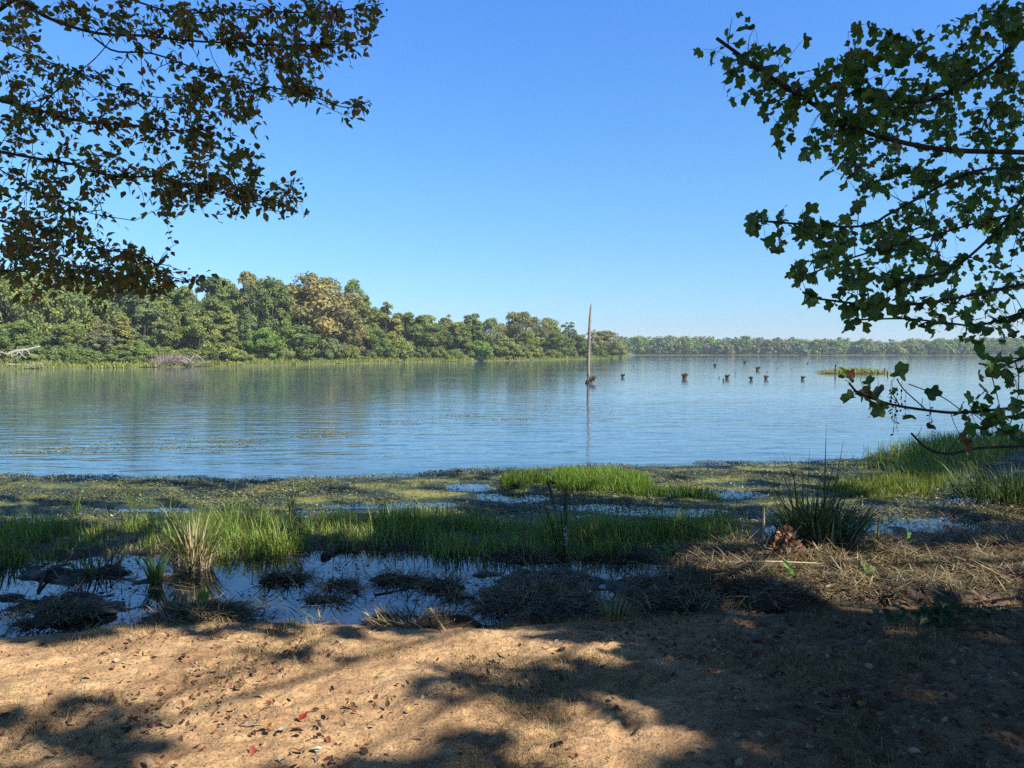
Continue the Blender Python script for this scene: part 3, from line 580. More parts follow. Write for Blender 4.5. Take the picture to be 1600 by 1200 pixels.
# ------------------------------------------------------------------ dead reed litter, leaf litter, stubble
def straws(n, fx, tints, L0, L1, wd, tilt, label, name, cat):
    x, y = fx; n = len(x); z = ztop(x, y); z = np.maximum(z, 0) + rng.uniform(.0, .05, n)
    ln = rng.uniform(L0, L1, n); mb = MB(); t = np.asarray(tints)[rng.integers(len(tints), size=n)] * rng.uniform(.6, 1.3, (n, 1))
    el = np.clip(rng.normal(1.42, tilt, n), .3, 1.75); blades(mb, np.stack([x, y, z], -1), ln, wd * rng.uniform(.6, 1.4, n), el / .35, rng.uniform(0, 6.28, n), t, curl=rng.uniform(-.03, .08, n))
    return tag(mb.build(name, M_STRAW), label, cat, kind='stuff')
ST = [(.25, .18, .1), (.18, .12, .065), (.13, .085, .048), (.24, .19, .09), (.08, .055, .034), (.38, .31, .2), (.1, .11, .045)]
x, y = scatter(44000, .8, 9, 6.3, 9.3); z, e0, e1, e2 = height(x, y); px_ = 800 + F_PX * x / y; nz = fbm(x * 1.5, y * 1.5, 71, 4)
k = rng.random(len(x)) < smooth(960, 1120, px_ + 70 * nz) * smooth(.0, .3, e0) * (1 - smooth(-.1, .7, e1 + .3 * nz)) * np.clip(.75 + 1.0 * nz, .15, 1) * (z > -.02)
straws(0, (x[k], y[k]), ST, .06, .34, .0085, .2, 'tangled heap of dead brown reed straw along the right shore', 'reed_litter', 'reed litter')
x, y = scatter(110000, -5.8, 9.5, 5.6, 11.5); z, e0, e1, e2 = height(x, y); nz = fbm(x * 1.5, y * 1.5, 73, 4); px_ = 800 + F_PX * x / y; rt = smooth(1180, 1280, px_)
k = (rng.random(len(x)) < (smooth(-.12, .05, e0) * (1 - smooth(-.1 + 1.9 * rt, .3 + 1.9 * rt, e1)) * np.clip((z + .035) * 11, .12, 1) * np.clip(.6 + 1.2 * nz, .08 + .4 * smooth(700, 800, px_), 1)))
straws(0, (x[k], y[k]), [(.07, .055, .033), (.17, .125, .07), (.04, .03, .02), (.32, .24, .14), (.2, .18, .08), (.09, .12, .04)], .04, .26, .010, .22, 'dark sodden stalks lying in the near puddle and on its mud', 'sodden_stalks', 'plant litter')
x, y = scatter(5200, -6, 9, 5.7, 11.2); z, e0, e1, e2 = height(x, y); nz = fbm(x * 1.2, y * 1.2, 79, 4); k = (e0 > -.15) & (e1 < 1.9) & (rng.random(len(x)) < np.clip(.16 + 1.1 * nz, .02, 1)); x, y = x[k], y[k]; n = len(x)
mb = MB(); blades(mb, np.stack([x, y, np.maximum(ztop(x, y), -.02) - .01], -1), rng.gamma(2.2, .05, n) + .03, rng.uniform(.004, .010, n), rng.uniform(.1, 1.1, n), rng.uniform(0, 6.28, n), np.array([(.06, .05, .03), (.3, .24, .14), (.12, .14, .045), (.05, .08, .025), (.16, .12, .07)])[rng.integers(5, size=n)] * rng.uniform(.7, 1.3, (n, 1)))
tag(mb.build('broken_stems', M_STRAW), 'broken stems and sprigs standing in the mud and shallow water', 'plant stems', kind='stuff')
x, y = scatter(120000, -4.6, 5.2, 2.9, 6.7); z, e0, e1, e2 = height(x, y); nz = fbm(x * 1.7, y * 1.7, 75, 5)
k = (e0 < -.02) & (rng.random(len(x)) < np.clip(.15 + 2.4 * nz + .55 * smooth(-.5, -.05, e0), .03, 1)); x, y = x[k], y[k]; n = len(x)
mb = MB(); t = np.array([(.3, .21, .1), (.24, .17, .08), (.36, .27, .14), (.16, .12, .06), (.2, .19, .07)])[rng.integers(5, size=n)] * rng.uniform(.7, 1.2, (n, 1))
blades(mb, np.stack([x, y, ztop(x, y) - .004], -1), rng.uniform(.012, .06, n) * (1 + .7 * (nz[k] > .12)), rng.uniform(.002, .0045, n), rng.uniform(.3, 1.5, n), rng.uniform(0, 6.28, n), t, seg=3)
tag(mb.build('dry_grass', M_STRAW), 'thin dry grass stubble over the trodden sand', 'dry grass', kind='stuff')
x, y = scatter(24000, -4.4, 5.2, 2.9, 6.6); z, e0, e1, e2 = height(x, y); nz = fbm(x * 1.3, y * 1.3, 77, 4); k = (e0 < 0) & (rng.random(len(x)) < np.clip(.2 + 1.9 * nz, .05, 1) + .35 * smooth(.6, 2.4, x)); x, y = x[k], y[k]; n = len(x); sz = rng.uniform(.008, .022, n) + .045 * rng.random(n) ** 4 + .022 * (rng.random(n) < .07)
mb = MB(); t = np.array([(.09, .045, .025), (.1, .055, .03), (.2, .11, .055), (.3, .19, .1), (.25, .17, .09), (.06, .035, .02), (.34, .27, .19), (.2, .06, .035), (.13, .045, .035)])[rng.integers(9, size=n)] * rng.uniform(.7, 1.2, (n, 1))
zl_ = .006 + .012 * (sz > .03)
tm = np.array(LEAF)[None] * np.array([1, 1, 1]) + np.array([0, 0, 1.0]) * (np.array(LEAF)[None, :, 0:1] - .5) ** 2 * rng.uniform(-.3, 1.6, (n, 1, 1))
cards(mb, np.stack([x, y, ztop(x, y) + zl_], -1), np.tile([0, 0, 1.0], (n, 1)) + rng.normal(0, .5, (n, 3)), rng.normal(size=(n, 3)), sz, sz * rng.uniform(.5, 1, n), tm, LEAF_F, t)
tag(mb.build('leaf_litter', M_STRAW), 'small curled brown leaves and chips scattered over the sand', 'leaf litter', kind='stuff')

# ------------------------------------------------------------------ single plants, hummocks, sticks, fallen leaves near the viewer
def on(px, py):
    b = gnd(px, py); 
    for _ in range(4):
        z = float(ztop(b[0:1], b[1:2])[0]); z = max(z, 0.0); b = gnd(px, py, z)
    return b
def plant(name, px, py, label, cat, parts, group=None):
    b = on(px, py); o = empty(name, b, label, cat, group)
    for nm, mat, fn in parts:
        mb = MB(); fn(mb); mb.build(nm, mat, o)
    return o
GR = [(.07, .13, .025), (.05, .09, .02), (.12, .17, .04)]
plant('grass_tussock', 300, 888, 'large tussock of green blades over bleached dead grass at the puddle edge', 'grass tussock', [
    ('green_blades', M_GRASS, lambda m: tuft(m, (0.02, .05, 0), 130, .62, .017, .16, [(.13, .18, .04), (.09, .14, .03), (.2, .2, .07)], .6)),
    ('dead_blades', M_STRAW, lambda m: (tuft(m, (0, 0, 0), 260, .34, .012, .17, [(.42, .34, .2), (.5, .42, .28), (.34, .28, .14)], .7), tuft(m, (.02, 0, .02), 50, .55, .01, .1, [(.45, .36, .22)], .3)))])
plant('sedge', 243, 912, 'fresh green sedge shoot with one long arching leaf beside the dry tussock', 'sedge', [('blades', M_GRASS, lambda m: (tuft(m, (0, 0, 0), 26, .36, .022, .05, [(.11, .18, .04), (.08, .13, .03)], .5), blades(m, np.array([(0, 0, 0), (.02, 0, 0), (-.01, .01, 0)]), np.array([.62, .5, .44]), .02, np.array([.55, .45, .5]), np.array([.35, .2, 2.6]), np.array([.14, .2, .045]))))])
plant('sedge', 150, 893, 'low sprawling sedge with bent leaves on the mud at the left of the puddle', 'sedge', [('blades', M_GRASS, lambda m: tuft(m, (0, 0, 0), 90, .3, .013, .22, [(.12, .14, .04), (.2, .17, .08), (.07, .1, .03)], 1.1))])
plant('sedge', 18, 880, 'pale green sedge at the left edge of the grass strip', 'sedge', [('blades', M_GRASS, lambda m: tuft(m, (0, 0, 0), 40, .34, .016, .12, [(.2, .22, .08), (.12, .17, .05)], .7))])
plant('sedge', 432, 858, 'sunlit yellow green sedge spraying out of the dark grass strip', 'sedge', [('blades', M_GRASS, lambda m: tuft(m, (0, 0, 0), 120, .36, .014, .26, [(.2, .26, .05), (.16, .22, .04)], .75))])
plant('sedge', 962, 968, 'green tuft of blades with dry stalks at the near mud edge', 'sedge', [('blades', M_GRASS, lambda m: tuft(m, (0, 0, 0), 70, .2, .011, .13, [(.13, .17, .05), (.18, .2, .07), (.25, .2, .1)], .7)), ('stalks', M_STRAW, lambda m: tuft(m, (-.02, .02, 0), 5, .36, .008, .05, [(.36, .3, .16)], .3))])
def cattail_blades(m):
    blades(m, np.array([(-.03, 0, 0), (-.05, 0, 0), (.02, 0, 0), (.05, .02, 0), (-.02, .02, 0), (.06, 0, 0), (-.08, 0, 0)]), np.array([.78, .66, .5, .62, .55, .45, .8]), .03, np.array([.45, .4, .12, .06, .25, .3, .65]), np.array([3.1, 3.2, 2.8, 1.5, 3.3, .2, 3.0]), np.array([.035, .06, .02]), curl=.6)
plant('cattail', 878, 864, 'lone dark cattail with two brown seed heads standing in the grass strip', 'cattail', [('leaves', M_GRASS, cattail_blades)] + [
    ('seed_head', M_STUMP, (lambda a: lambda m: (tube(m, curve(a[0], 8), .006, 5), tube(m, curve(a[1], 8), np.array([.006, .013, .016, .016, .016, .015, .012, .004]), 7)))(a)) for a in
    (([(-.02, 0, 0), (-.04, 0, .3), (-.08, 0, .5)], [(-.08, 0, .48), (-.11, 0, .62), (-.16, 0, .8)]), ([(.03, 0, 0), (.03, 0, .3), (.03, 0, .45)], [(.03, 0, .43), (.03, 0, .55), (.035, 0, .68)]))])
plant('flower_stalk', 884, 872, 'pale whorled flower spike in front of the lone cattail', 'flower', [('stem', M_GRASS, lambda m: tube(m, [(0, 0, 0), (.005, 0, .15), (0, 0, .34)], .005, 5, (.2, .24, .12))),
      ('whorls', M_STRAW, lambda m: [cards(m, np.tile([0, 0, .14 + .035 * k], (14, 1)) + rng.normal(0, .008, (14, 3)), rng.normal(size=(14, 3)), rng.normal(size=(14, 3)), .028, .02, LEAF, LEAF_F, np.array([.45, .45, .38])) for k in range(6)])])
plant('reed_clump', 1285, 848, 'big dark clump of tall reed blades left of the grassy point', 'reeds', [
    ('blades', M_GRASS, lambda m: (tuft(m, (0, .1, 0), 260, .62, .018, .42, [(.06, .10, .035), (.045, .075, .03), (.09, .14, .045), (.13, .14, .06)], .8), tuft(m, (.15, .1, 0), 120, .6, .022, .3, [(.06, .1, .05), (.09, .13, .07)], 1.5), tuft(m, (-.12, .1, 0), 50, .9, .016, .25, [(.03, .05, .018), (.05, .08, .025)], .5),
        blades(m, np.array([(-.15, 0, 0), (-.12, .05, 0), (-.1, .05, 0), (-.2, 0, 0), (.05, .1, 0), (.12, .1, 0), (-.2, .1, 0), (-.25, 0, 0)]), np.array([1.2, 1.12, 1.28, 1.0, 1.3, 1.16, 1.1, .95]), .02, np.array([.42, .5, .22, .75, .08, .22, .6, .85]), np.array([3.1, 3.1, 3.0, 3.2, 1.0, .2, 3.1, 3.2]), np.array([.03, .045, .018]), curl=.4))),
    ('bleached_blades', M_STRAW, lambda m: tuft(m, (.05, -.15, 0), 60, .42, .02, .28, [(.34, .3, .18), (.22, .2, .11)], .7))])
plant('reed_clump', 1590, 790, 'dark overgrown reeds at the right edge of the grassy point', 'reeds', [('blades', M_GRASS, lambda m: (tuft(m, (.1, .3, 0), 420, .6, .018, .7, [(.035, .06, .02), (.05, .085, .025)], .9), tuft(m, (.1, 0, 0), 60, .9, .014, .5, [(.08, .08, .035), (.05, .08, .03)], .9)))])
plant('stalk', 1194, 862, 'broken pale reed stalk standing alone left of the big reed clump', 'reed stalk', [('stem', M_STRAW, lambda m: tube(m, [(0, 0, -.05), (-.006, 0, .2), (-.012, 0, .5)], np.array([.011, .012, .010]), 6, (.4, .34, .2)))])
plant('stalk', 1371, 855, 'short yellowish broken stalk right of the big reed clump', 'reed stalk', [('stem', M_STRAW, lambda m: tube(m, [(0, 0, -.05), (.005, 0, .2), (.01, 0, .32)], np.array([.011, .011, .009]), 6, (.28, .24, .08)))])
plant('stalk', 690, 985, 'leaning tan stick poking out of the sand beside the puddle', 'stick', [('stem', M_STRAW, lambda m: tube(m, [(.06, -.05, -.03), (-.02, .02, .06), (-.1, .1, .14)], .009, 6, (.4, .28, .15)))])
plant('dead_reed', 1090, 862, 'fallen reed stem arching left over the green grass strip', 'reed stalk', [('stem', M_STRAW, lambda m: tube(m, curve([(.35, 0, 0), (.1, 0, .2), (-.3, 0, .33), (-.7, 0, .36)], 14), np.linspace(.011, .004, 14), 5, (.09, .07, .04)))])
plant('straw', 1225, 892, 'long straight pale straw lying across the sunlit reed litter', 'straw', [('stem', M_STRAW, lambda m: tube(m, curve([(-.5, .1, .06), (-.1, 0, .09), (.5, -.06, .08)], 10), .008, 5, (.5, .42, .26)))])
for px, py, h_, lab in ((208, 800, .62, 'tall thin green sprig standing clear of the left grass strip against the water'), (455, 812, .5, 'green leafy sprig above the grass strip right of the large tussock'), (120, 806, .4, 'short leafy sprig above the left end of the grass strip')):
    plant('sprig', px, py, lab, 'sprig', [('blades', M_GRASS, (lambda h_: lambda m: (tuft(m, (0, 0, 0), 9, h_, .014, .03, [(.1, .16, .04), (.08, .12, .035)], .35), tuft(m, (0, 0, h_ * .35), 8, h_ * .5, .012, .02, [(.12, .18, .05)], 1.2)))(h_))])
# upturned root ball
b = on(1222, 868); o = empty('root_ball', b, 'upturned reddish brown root ball lit by the sun, beside the broken pale stalk', 'root ball')
mb = MB(); lump(mb, .17, .14, .22, 5, .7, (34, 54)); mb.V[0] += .012 * rng.normal(size=mb.V[0].shape); mb.build('earth', rough_mat('red earth', (.12, .06, .035), (.34, .19, .11), (22, 22, 22), bump=1), o, True)
mb = MB()
for k in range(70):
    a = unit(rng.normal(size=3) * [1, 1, .7] + [0, 0, .4]); tube(mb, [a * .16, a * .2 + rng.normal(0, .03, 3), a * .22 + rng.normal(0, .06, 3)], .004, 4, cap=False)
mb.build('roots', M_BRUSH, o)
# mud hummocks in the puddle
for (px, py, rx, rz, dead, lab) in [(92, 965, .36, .17, 60, 'largest dark hummock of sodden weeds, at the left end of the puddle'), (310, 965, .38, .13, 170, 'hummock of flattened straw below the large tussock'), (452, 905, .17, .09, 70, 'brown tussock stub in the puddle, left of the two flat straw mats'),
        (532, 914, .15, .035, 60, 'flat pale straw mat left of the middle of the puddle'), (625, 908, .2, .05, 80, 'flat brown straw mat right of the middle of the puddle'), (690, 918, .17, .10, 50, 'upright hummock with pale broken blades at the right end of the puddle'),
        (552, 924, .06, .05, 0, 'small round mud clod alone in open puddle water'), (712, 934, .08, .04, 20, 'small crumbly clod below the upright hummock'), (422, 910, .08, .05, 0, 'black clod left of the brown tussock stub'),
        (604, 966, .08, .06, 6, 'dark clod on the puddle edge beside the sunlit sand'), (510, 938, .17, .035, 16, 'thin mud bar low in the puddle'), (650, 980, .42, .06, 20, 'long low mud bar along the sand edge of the puddle'), (840, 935, .55, .15, 330, 'broad mound of matted dead grass between the puddle and the dark mud')]:
    b = on(px, py); b[2] = max(0, b[2] - .03) if px != 840 else b[2] - .06; o = empty('mud_hummock', b, lab, 'hummock', 'hummocks in and beside the puddle')
    mb = MB(); lump(mb, rx * .95, rx * .55, rz * .34, int(px) % 37, .9, (20, 44)); mb.build('mud', M_MUD, o, True)
    dead = dead * 4 + int(3200 * rx * rx) + 40
    if dead:
        mb = MB(); a = rng.uniform(0, 6.28, dead); r_ = rx * np.sqrt(rng.random(dead)) * (1.2 + .45 * np.sin(a * 3 + px) * np.cos(a * 2))
        blades(mb, np.stack([np.cos(a) * r_, np.sin(a) * r_ * .6, rz * .5 * np.sqrt(np.clip(1 - (r_ / rx / 1.1) ** 2, 0, 1)) * 1.0], -1), rng.uniform(.04, .2, dead), .009, rng.normal(1.35, .3, dead) / .35, a + rng.uniform(-1, 1, dead), np.array([(.2, .145, .08), (.36, .28, .16), (.11, .08, .045), (.06, .045, .028), (.15, .16, .055)])[rng.integers(5, size=dead)] * rng.uniform(.5, 1.2, (dead, 1)), curl=.06)
        mb.build('dead_grass', M_STRAW, o)
# sticks and logs
for (pts, r0, lab, nm, mt) in [([(505, 872), (530, 860), (562, 858)], .035, 'half sunk brown log at the back edge of the puddle', 'log', M_BARK), ([(680, 866), (735, 866), (760, 869)], .018, 'dark curved branch along the back edge of the puddle', 'branch', M_BARK),
        ([(60, 925), (75, 900), (110, 885)], .016, 'dark forked root rising from the puddle at left', 'root', M_BARK), ([(585, 930), (610, 926), (645, 918)], .008, 'thin bent twig lying in open puddle water', 'twig', M_BARK), ([(1500, 980), (1560, 952), (1600, 965)], .012, 'brown bent twig on the litter at the right edge', 'twig', M_BRUSH),
        ([(340, 1136), (390, 1133), (425, 1134)], .005, 'straight grey twig lying on the sunlit sand', 'twig', M_BRUSH), ([(575, 990), (610, 975), (618, 964)], .007, 'pale twig leaning from the sand into the puddle', 'twig', M_BLEACH), ([(1290, 918), (1330, 905), (1372, 880)], .010, 'curved pale stem over the litter right of the reed clump', 'twig', M_BRUSH),
        ([(650, 1035), (690, 1048), (720, 1056)], .005, 'thin grey twig on the sand above the dark shade streak', 'twig', M_BRUSH)]:
    Q = np.array([on(a, b_) for a, b_ in pts]); Q[:, 2] += r0 * .6; 
    if nm == 'root': Q[1, 2] += .05; Q[2, 2] += .02
    o0 = Q[0].copy(); mb = MB(); tube(mb, curve(Q - o0, 14) + rng.normal(0, r0 * .15, (14, 3)), np.linspace(r0, r0 * .6, 14), 7)
    tag(mb.build(nm, mt, None, True, loc=o0), lab, nm, None)
# broad leaved seedlings
for (px, py, lab) in [(310, 962, 'upright green arrowhead leaf on a pale stem in front of the straw hummock'), (803, 864, 'small green arrowhead leaf at the back of the puddle'), (1037, 884, 'green arrowhead leaf at the left end of the reed litter'), (1228, 915, 'green leafy seedling under the sunlit reed litter'),
        (1415, 858, 'single dark green oval leaf right of the big reed clump'), (1355, 900, 'low rosette of pale green leaves in the sunlit litter')]:
    b = on(px, py); o = empty('seedling', b, lab, 'seedling', 'broad leaved seedlings along the shore'); k = 9 if 'rosette' in lab else 3; hs_ = .04 if k == 9 else .15
    mb = MB(); tops = [np.array([rng.normal(0, .02), rng.normal(0, .02), hs_ * rng.uniform(.7, 1.1)]) for _ in range(k)]
    for t_ in tops: tube(mb, [(0, 0, -.02), t_ * .5 + [.004, 0, 0], t_], .003, 5, (.2, .2, .08))
    mb.build('stem', M_STRAW, o); mb = MB(); tp = np.array(tops); a = rng.uniform(0, 6.28, k)
    cards(mb, tp, np.stack([np.cos(a) * .6, -np.abs(np.sin(a)) - .3, np.full(k, .6)], -1), np.stack([np.cos(a), np.sin(a), np.full(k, .6)], -1), .1, .085, LEAF, LEAF_F, np.array([(.09, .2, .03)] * k) if k == 3 else np.array([(.2, .25, .08)] * k)); mb.build('leaf', M_GRASS, o)
b = on(1480, 976); o = empty('weed', b, 'low dark leafy weed sprawling on the sand edge at the right', 'weed'); mb = MB(); k = 90
cards(mb, np.stack([rng.normal(0, .2, k), rng.normal(0, .08, k), rng.uniform(.02, .14, k)], -1), np.tile([0, -.3, 1.0], (k, 1)) + rng.normal(0, .5, (k, 3)), rng.normal(size=(k, 3)), .08, .075, LEAF, LEAF_F, np.array([(.035, .07, .022)] * k) * rng.uniform(.7, 1.3, (k, 1))); mb.build('leaves', M_GRASS, o)
# coloured fallen leaves
for (px, py, c, s, lab) in [(468, 1130, (.3, .02, .015), .075, 'curled crimson leaf on the sunlit sand'), (396, 1174, (.36, .07, .05), .085, 'flat red leaf lying at the edge of the shade near the bottom'), (416, 1060, (.34, .05, .02), .045, 'small scarlet leaf high on the sunlit sand'), (410, 1142, (.38, .17, .04), .07, 'orange brown leaf left of the curled crimson one'),
        (640, 1117, (.45, .27, .05), .05, 'yellow leaf beside a dark twig below the shade streak'), (490, 1177, (.5, .42, .36), .06, 'pale upturned leaf on the shaded sand at the bottom'), (684, 1037, (.2, .05, .04), .05, 'dark red leaf on the sand above the shade streak'), (1338, 1104, (.42, .22, .04), .07, 'yellow brown leaf in the deep shade at the right'),
        (965, 1108, (.28, .04, .03), .05, 'small crimson leaf in the half shade right of the streak'), (905, 1187, (.33, .12, .06), .06, 'reddish leaf at the bottom edge right of the middle'), (1295, 1032, (.42, .36, .3), .05, 'pale grey leaf alone in the dark sand at the right'), (1112, 1052, (.3, .05, .08), .04, 'tiny pinkish leaf on the small sunlit patch in the shade'), (190, 1021, (.3, .1, .05), .05, 'reddish brown leaf near the left end of the puddle edge')]:
    b = on(px, py); mb = MB(); tm = np.array(LEAF) + np.array([0, 0, 1.0]) * ((np.array(LEAF)[:, 0:1] - .5) ** 2 * rng.uniform(.4, 1.8))
    cards(mb, np.zeros((1, 3)), np.array([[rng.normal(0, .3), -.4, 1]]), np.array([[rng.normal(), rng.normal(), 0]]), s * .8, s * .8, tm, LEAF_F, np.array(c) * [.75, 1, 1])
    tag(mb.build('fallen_leaf', M_STRAW, None, loc=b + [0, 0, .012]), lab, 'leaf', 'coloured leaves fallen on the sand')

# ------------------------------------------------------------------ overhanging trees
def grow(limbs, blobs, seed, node_step=.12):
    """limbs: list of (world polyline, r0, r1). blobs: (px,py,rx,ry,count,d0,d1). returns twig curves and leaf spots"""
    g = np.random.default_rng(seed); nodes = np.concatenate([l[0] for l in limbs]); rad = np.concatenate([np.linspace(l[1], l[2], len(l[0])) for l in limbs])
    T_ = []
    for (px, py, rx, ry, c, d0, d1) in blobs:
        a = g.uniform(0, 6.28, c); r_ = np.sqrt(g.random(c)); T_.append(at(px + np.cos(a) * r_ * rx, py + np.sin(a) * r_ * ry, g.uniform(d0, d1, c)))
    T_ = np.concatenate(T_); dist = np.min(np.linalg.norm(T_[:, None] - nodes[None], axis=2), 1); order = np.argsort(dist); twigs = []
    for k in order:
        t = T_[k]; dv = np.linalg.norm(nodes - t, axis=1); j = np.argmin(dv + .15 * (rad < .004)); s_ = nodes[j]; ln = dv[j]
        mid = (s_ + t) / 2 + g.normal(0, .08, 3) * ln + [0, 0, .10 * ln]
        c = curve([s_, mid, t], max(4, int(ln / .1))); r0 = min(rad[j] * .8, .0025 + .004 * ln)
        twigs.append((c, np.linspace(r0, .0014, len(c)))); nodes = np.vstack([nodes, c[1:]]); rad = np.concatenate([rad, np.linspace(r0, .0014, len(c))[1:]])
    return twigs
def shade_clumps(mb, P, t, n, size, g, spread, tint, keepout=60):
    Q = P + S * t[:, None]; Q = np.repeat(Q, n, 0) + g.normal(0, 1, (len(Q) * n, 3)) * spread
    Q = Q[~in_frame(Q, keepout)]; m_ = len(Q); sz = size * g.uniform(.7, 1.3, m_)
    cards(mb, Q, g.normal(size=(m_, 3)) * [1, 1, .6] + S * .8, g.normal(size=(m_, 3)), sz, sz * .8, CLUMP, CLUMP_F, np.asarray(tint) * g.uniform(.7, 1.3, (m_, 1)))
def limb(pts, dlist, n=26): a = np.array(pts, float); return curve(at(a[:, 0], a[:, 1], np.array(dlist, float)), n)

# --- left tree: small oval leaves turning brown
g = np.random.default_rng(5); TL = np.array([-7.2, 5.4, 0.3])
def from_trunk(p, trunk, z): return np.array([trunk[0], trunk[1], z])
LB = [([(24, -2), (80, 30), (152, 52), (224, 56), (300, 64), (380, 68), (480, 72), (540, 60)], 5.6, 5.0, .02), ([(-5, 156), (60, 172), (120, 188), (200, 196), (272, 204), (340, 200)], 5.2, 5.0, .018),
      ([(-5, 236), (60, 248), (120, 258), (176, 276), (240, 276), (280, 288), (360, 304), (440, 332)], 5.4, 4.9, .017), ([(148, 60), (180, 80), (240, 84), (320, 112), (400, 132), (480, 148), (540, 168), (578, 158)], 5.4, 4.8, .011),
      ([(-5, 344), (80, 360), (160, 388), (224, 400), (256, 428), (300, 440)], 5.8, 5.2, .010), ([(-5, 262), (60, 300), (130, 330), (210, 345)], 6.2, 5.8, .009), ([(-5, 425), (80, 420), (160, 432), (230, 450), (270, 466)], 6.2, 5.8, .008),
      ([(60, 172), (100, 130), (150, 90), (190, 40)], 5.3, 5.8, .008), ([(200, -2), (280, 20), (380, 15), (500, 20), (600, 5)], 6.2, 5.6, .012), ([(-5, 60), (60, 90), (140, 120), (230, 150), (310, 150)], 6.4, 6.0, .010)]
limbsL = []
for k, (pts, d0, d1, r0) in enumerate(LB):
    c = limb(pts, np.linspace(d0, d1, len(pts)))
    if pts[0][0] < 60 and k != 8 or k == 8:
        st = np.array([TL[0] + .1, TL[1], 1.6 + .45 * k]) if k != 8 else np.array([TL[0], TL[1], 6.5])
        a = curve([st, (st * .45 + c[0] * .55) + [0, 0, .25], c[0]], 16); ext = np.vstack([a[:-1], c]); limbsL.append((ext, r0 * 1.7, .003, len(a)))
    else: limbsL.append((c, r0 * .65, .003, 0))
BL = [(520, 28, 75, 34, 24), (598, 12, 14, 16, 4), (572, 62, 12, 14, 3), (545, 85, 16, 20, 3), (480, 85, 55, 36, 20), (400, 55, 70, 55, 26), (330, 28, 60, 34, 16), (250, 38, 60, 40, 14), (180, 14, 50, 18, 9), (100, 15, 60, 22, 10), (30, 20, 40, 30, 8), (20, 90, 45, 40, 11), (60, 140, 60, 40, 14), (150, 130, 40, 40, 7),
      (30, 205, 50, 36, 11), (100, 190, 70, 28, 13), (200, 180, 60, 36, 13), (260, 150, 55, 38, 13), (330, 150, 60, 45, 20), (380, 190, 40, 36, 11), (430, 130, 45, 36, 10), (490, 150, 45, 18, 8), (562, 160, 20, 8, 4), (546, 188, 8, 12, 2), (290, 230, 60, 42, 20), (350, 270, 60, 40, 24), (396, 238, 16, 16, 4),
      (420, 305, 45, 28, 15), (470, 295, 10, 18, 3), (462, 330, 18, 8, 3), (300, 308, 50, 32, 14), (230, 298, 50, 36, 11), (200, 240, 40, 36, 8), (140, 250, 50, 30, 8), (60, 270, 60, 26, 9), (20, 320, 40, 36, 9), (120, 300, 50, 26, 6), (60, 368, 70, 22, 15), (150, 358, 40, 22, 6), (20, 400, 30, 26, 11), (100, 408, 60, 18, 15),
      (180, 398, 50, 14, 8), (272, 380, 10, 5, 2), (278, 432, 26, 9, 5), (332, 437, 14, 6, 3), (120, 435, 50, 16, 9), (190, 440, 40, 20, 10), (248, 455, 28, 14, 7), (152, 470, 10, 24, 4), (355, 340, 20, 12, 4), (262, 345, 22, 10, 3), (60, 445, 60, 22, 12), (150, 452, 50, 16, 9), (30, 380, 34, 30, 9), (215, 425, 40, 14, 7), (90, 330, 70, 22, 9)]
tw = grow([l[:3] for l in limbsL], [(*b_[:4], int(b_[4] * 1.9 if b_[4] > 5 else b_[4]), 4.7, 6.4) for b_ in BL], 21)
o = empty('overhanging_tree', TL, 'tree with small browning oval leaves overhanging from the left edge', 'tree', 'trees overhanging the shore')
mb = MB(); tube(mb, curve([(0, 0, -.3), (.1, 0, 2.5), (-.1, .1, 5), (.2, 0, 8), (.6, -.2, 11)], 24), np.linspace(.24, .07, 24), 12); mb.build('trunk', M_BARK, o, True)
for (c, r0, r1, ne) in limbsL:
    rr_ = np.linspace(r0, r1, len(c)) if not ne else np.concatenate([np.linspace(r0, r0 / 2.6, ne), np.linspace(r0 / 2.6, r1, len(c) - ne + 0)])[:len(c)]
    mb = MB(); tube(mb, c - TL, rr_, 7); mb.build('branch', M_BARK, o, True)
mb = MB()
for c, r_ in tw: tube(mb, c - TL, r_, 4, cap=False)
mb.build('twigs', M_BARK, o)
def leaf_spots(tw, g, per, gap, last):
    P, D = [], []
    for c, _ in tw:
        seg = np.linalg.norm(np.diff(c, axis=0), axis=1); tot = seg.sum(); n_ = g.integers(per[0], per[1] + 1)
        for q_ in range(n_):
            s_ = max(0, tot - q_ * gap * g.uniform(.7, 1.3)) if q_ else tot
            if tot - s_ > last: break
            f = np.interp(s_, np.concatenate([[0], np.cumsum(seg)]), np.arange(len(c))); i_ = min(int(f), len(c) - 2); P.append(c[i_] + (c[i_ + 1] - c[i_]) * (f - i_)); D.append(unit(c[i_ + 1] - c[i_]))
    return np.array(P), np.array(D)
P, D = leaf_spots(tw, g, (6, 10), .045, .34); n = len(P)
tan = D * .7 + g.normal(0, .65, (n, 3)) + [0, 0, -.45]; nor = g.normal(0, .8, (n, 3)) + [0, 0, .7]
sz = g.uniform(.038, .074, n); colr = np.array([(.13, .17, .045), (.18, .19, .05), (.25, .12, .045), (.36, .15, .06), (.12, .15, .045), (.27, .21, .05)])[g.integers(6, size=n)] * g.uniform(.75, 1.25, (n, 1))
hot = g.random(n) < .012; colr[hot] = (.32, .16, .03)
mb = MB(); cards(mb, P - TL + unit(tan) * .008 + unit(g.normal(size=(n, 3))) * g.uniform(0, .06, (n, 1)), nor, tan, sz, sz * .85, LEAF, LEAF_F, colr)
mb.build('leaves', M_LEAF, o)
mb = MB(); pk = np.concatenate([c[-1:] for c, _ in tw]); shade_clumps(mb, pk, g.uniform(3.0, 5.5, len(pk)), 4, .17, g, .18, (.035, .05, .018));  # unseen crown leaves added sunward to shade the hanging leaves
mb.V = [v - TL for v in mb.V]; mb.build('shade_leaves', M_LEAF, o)

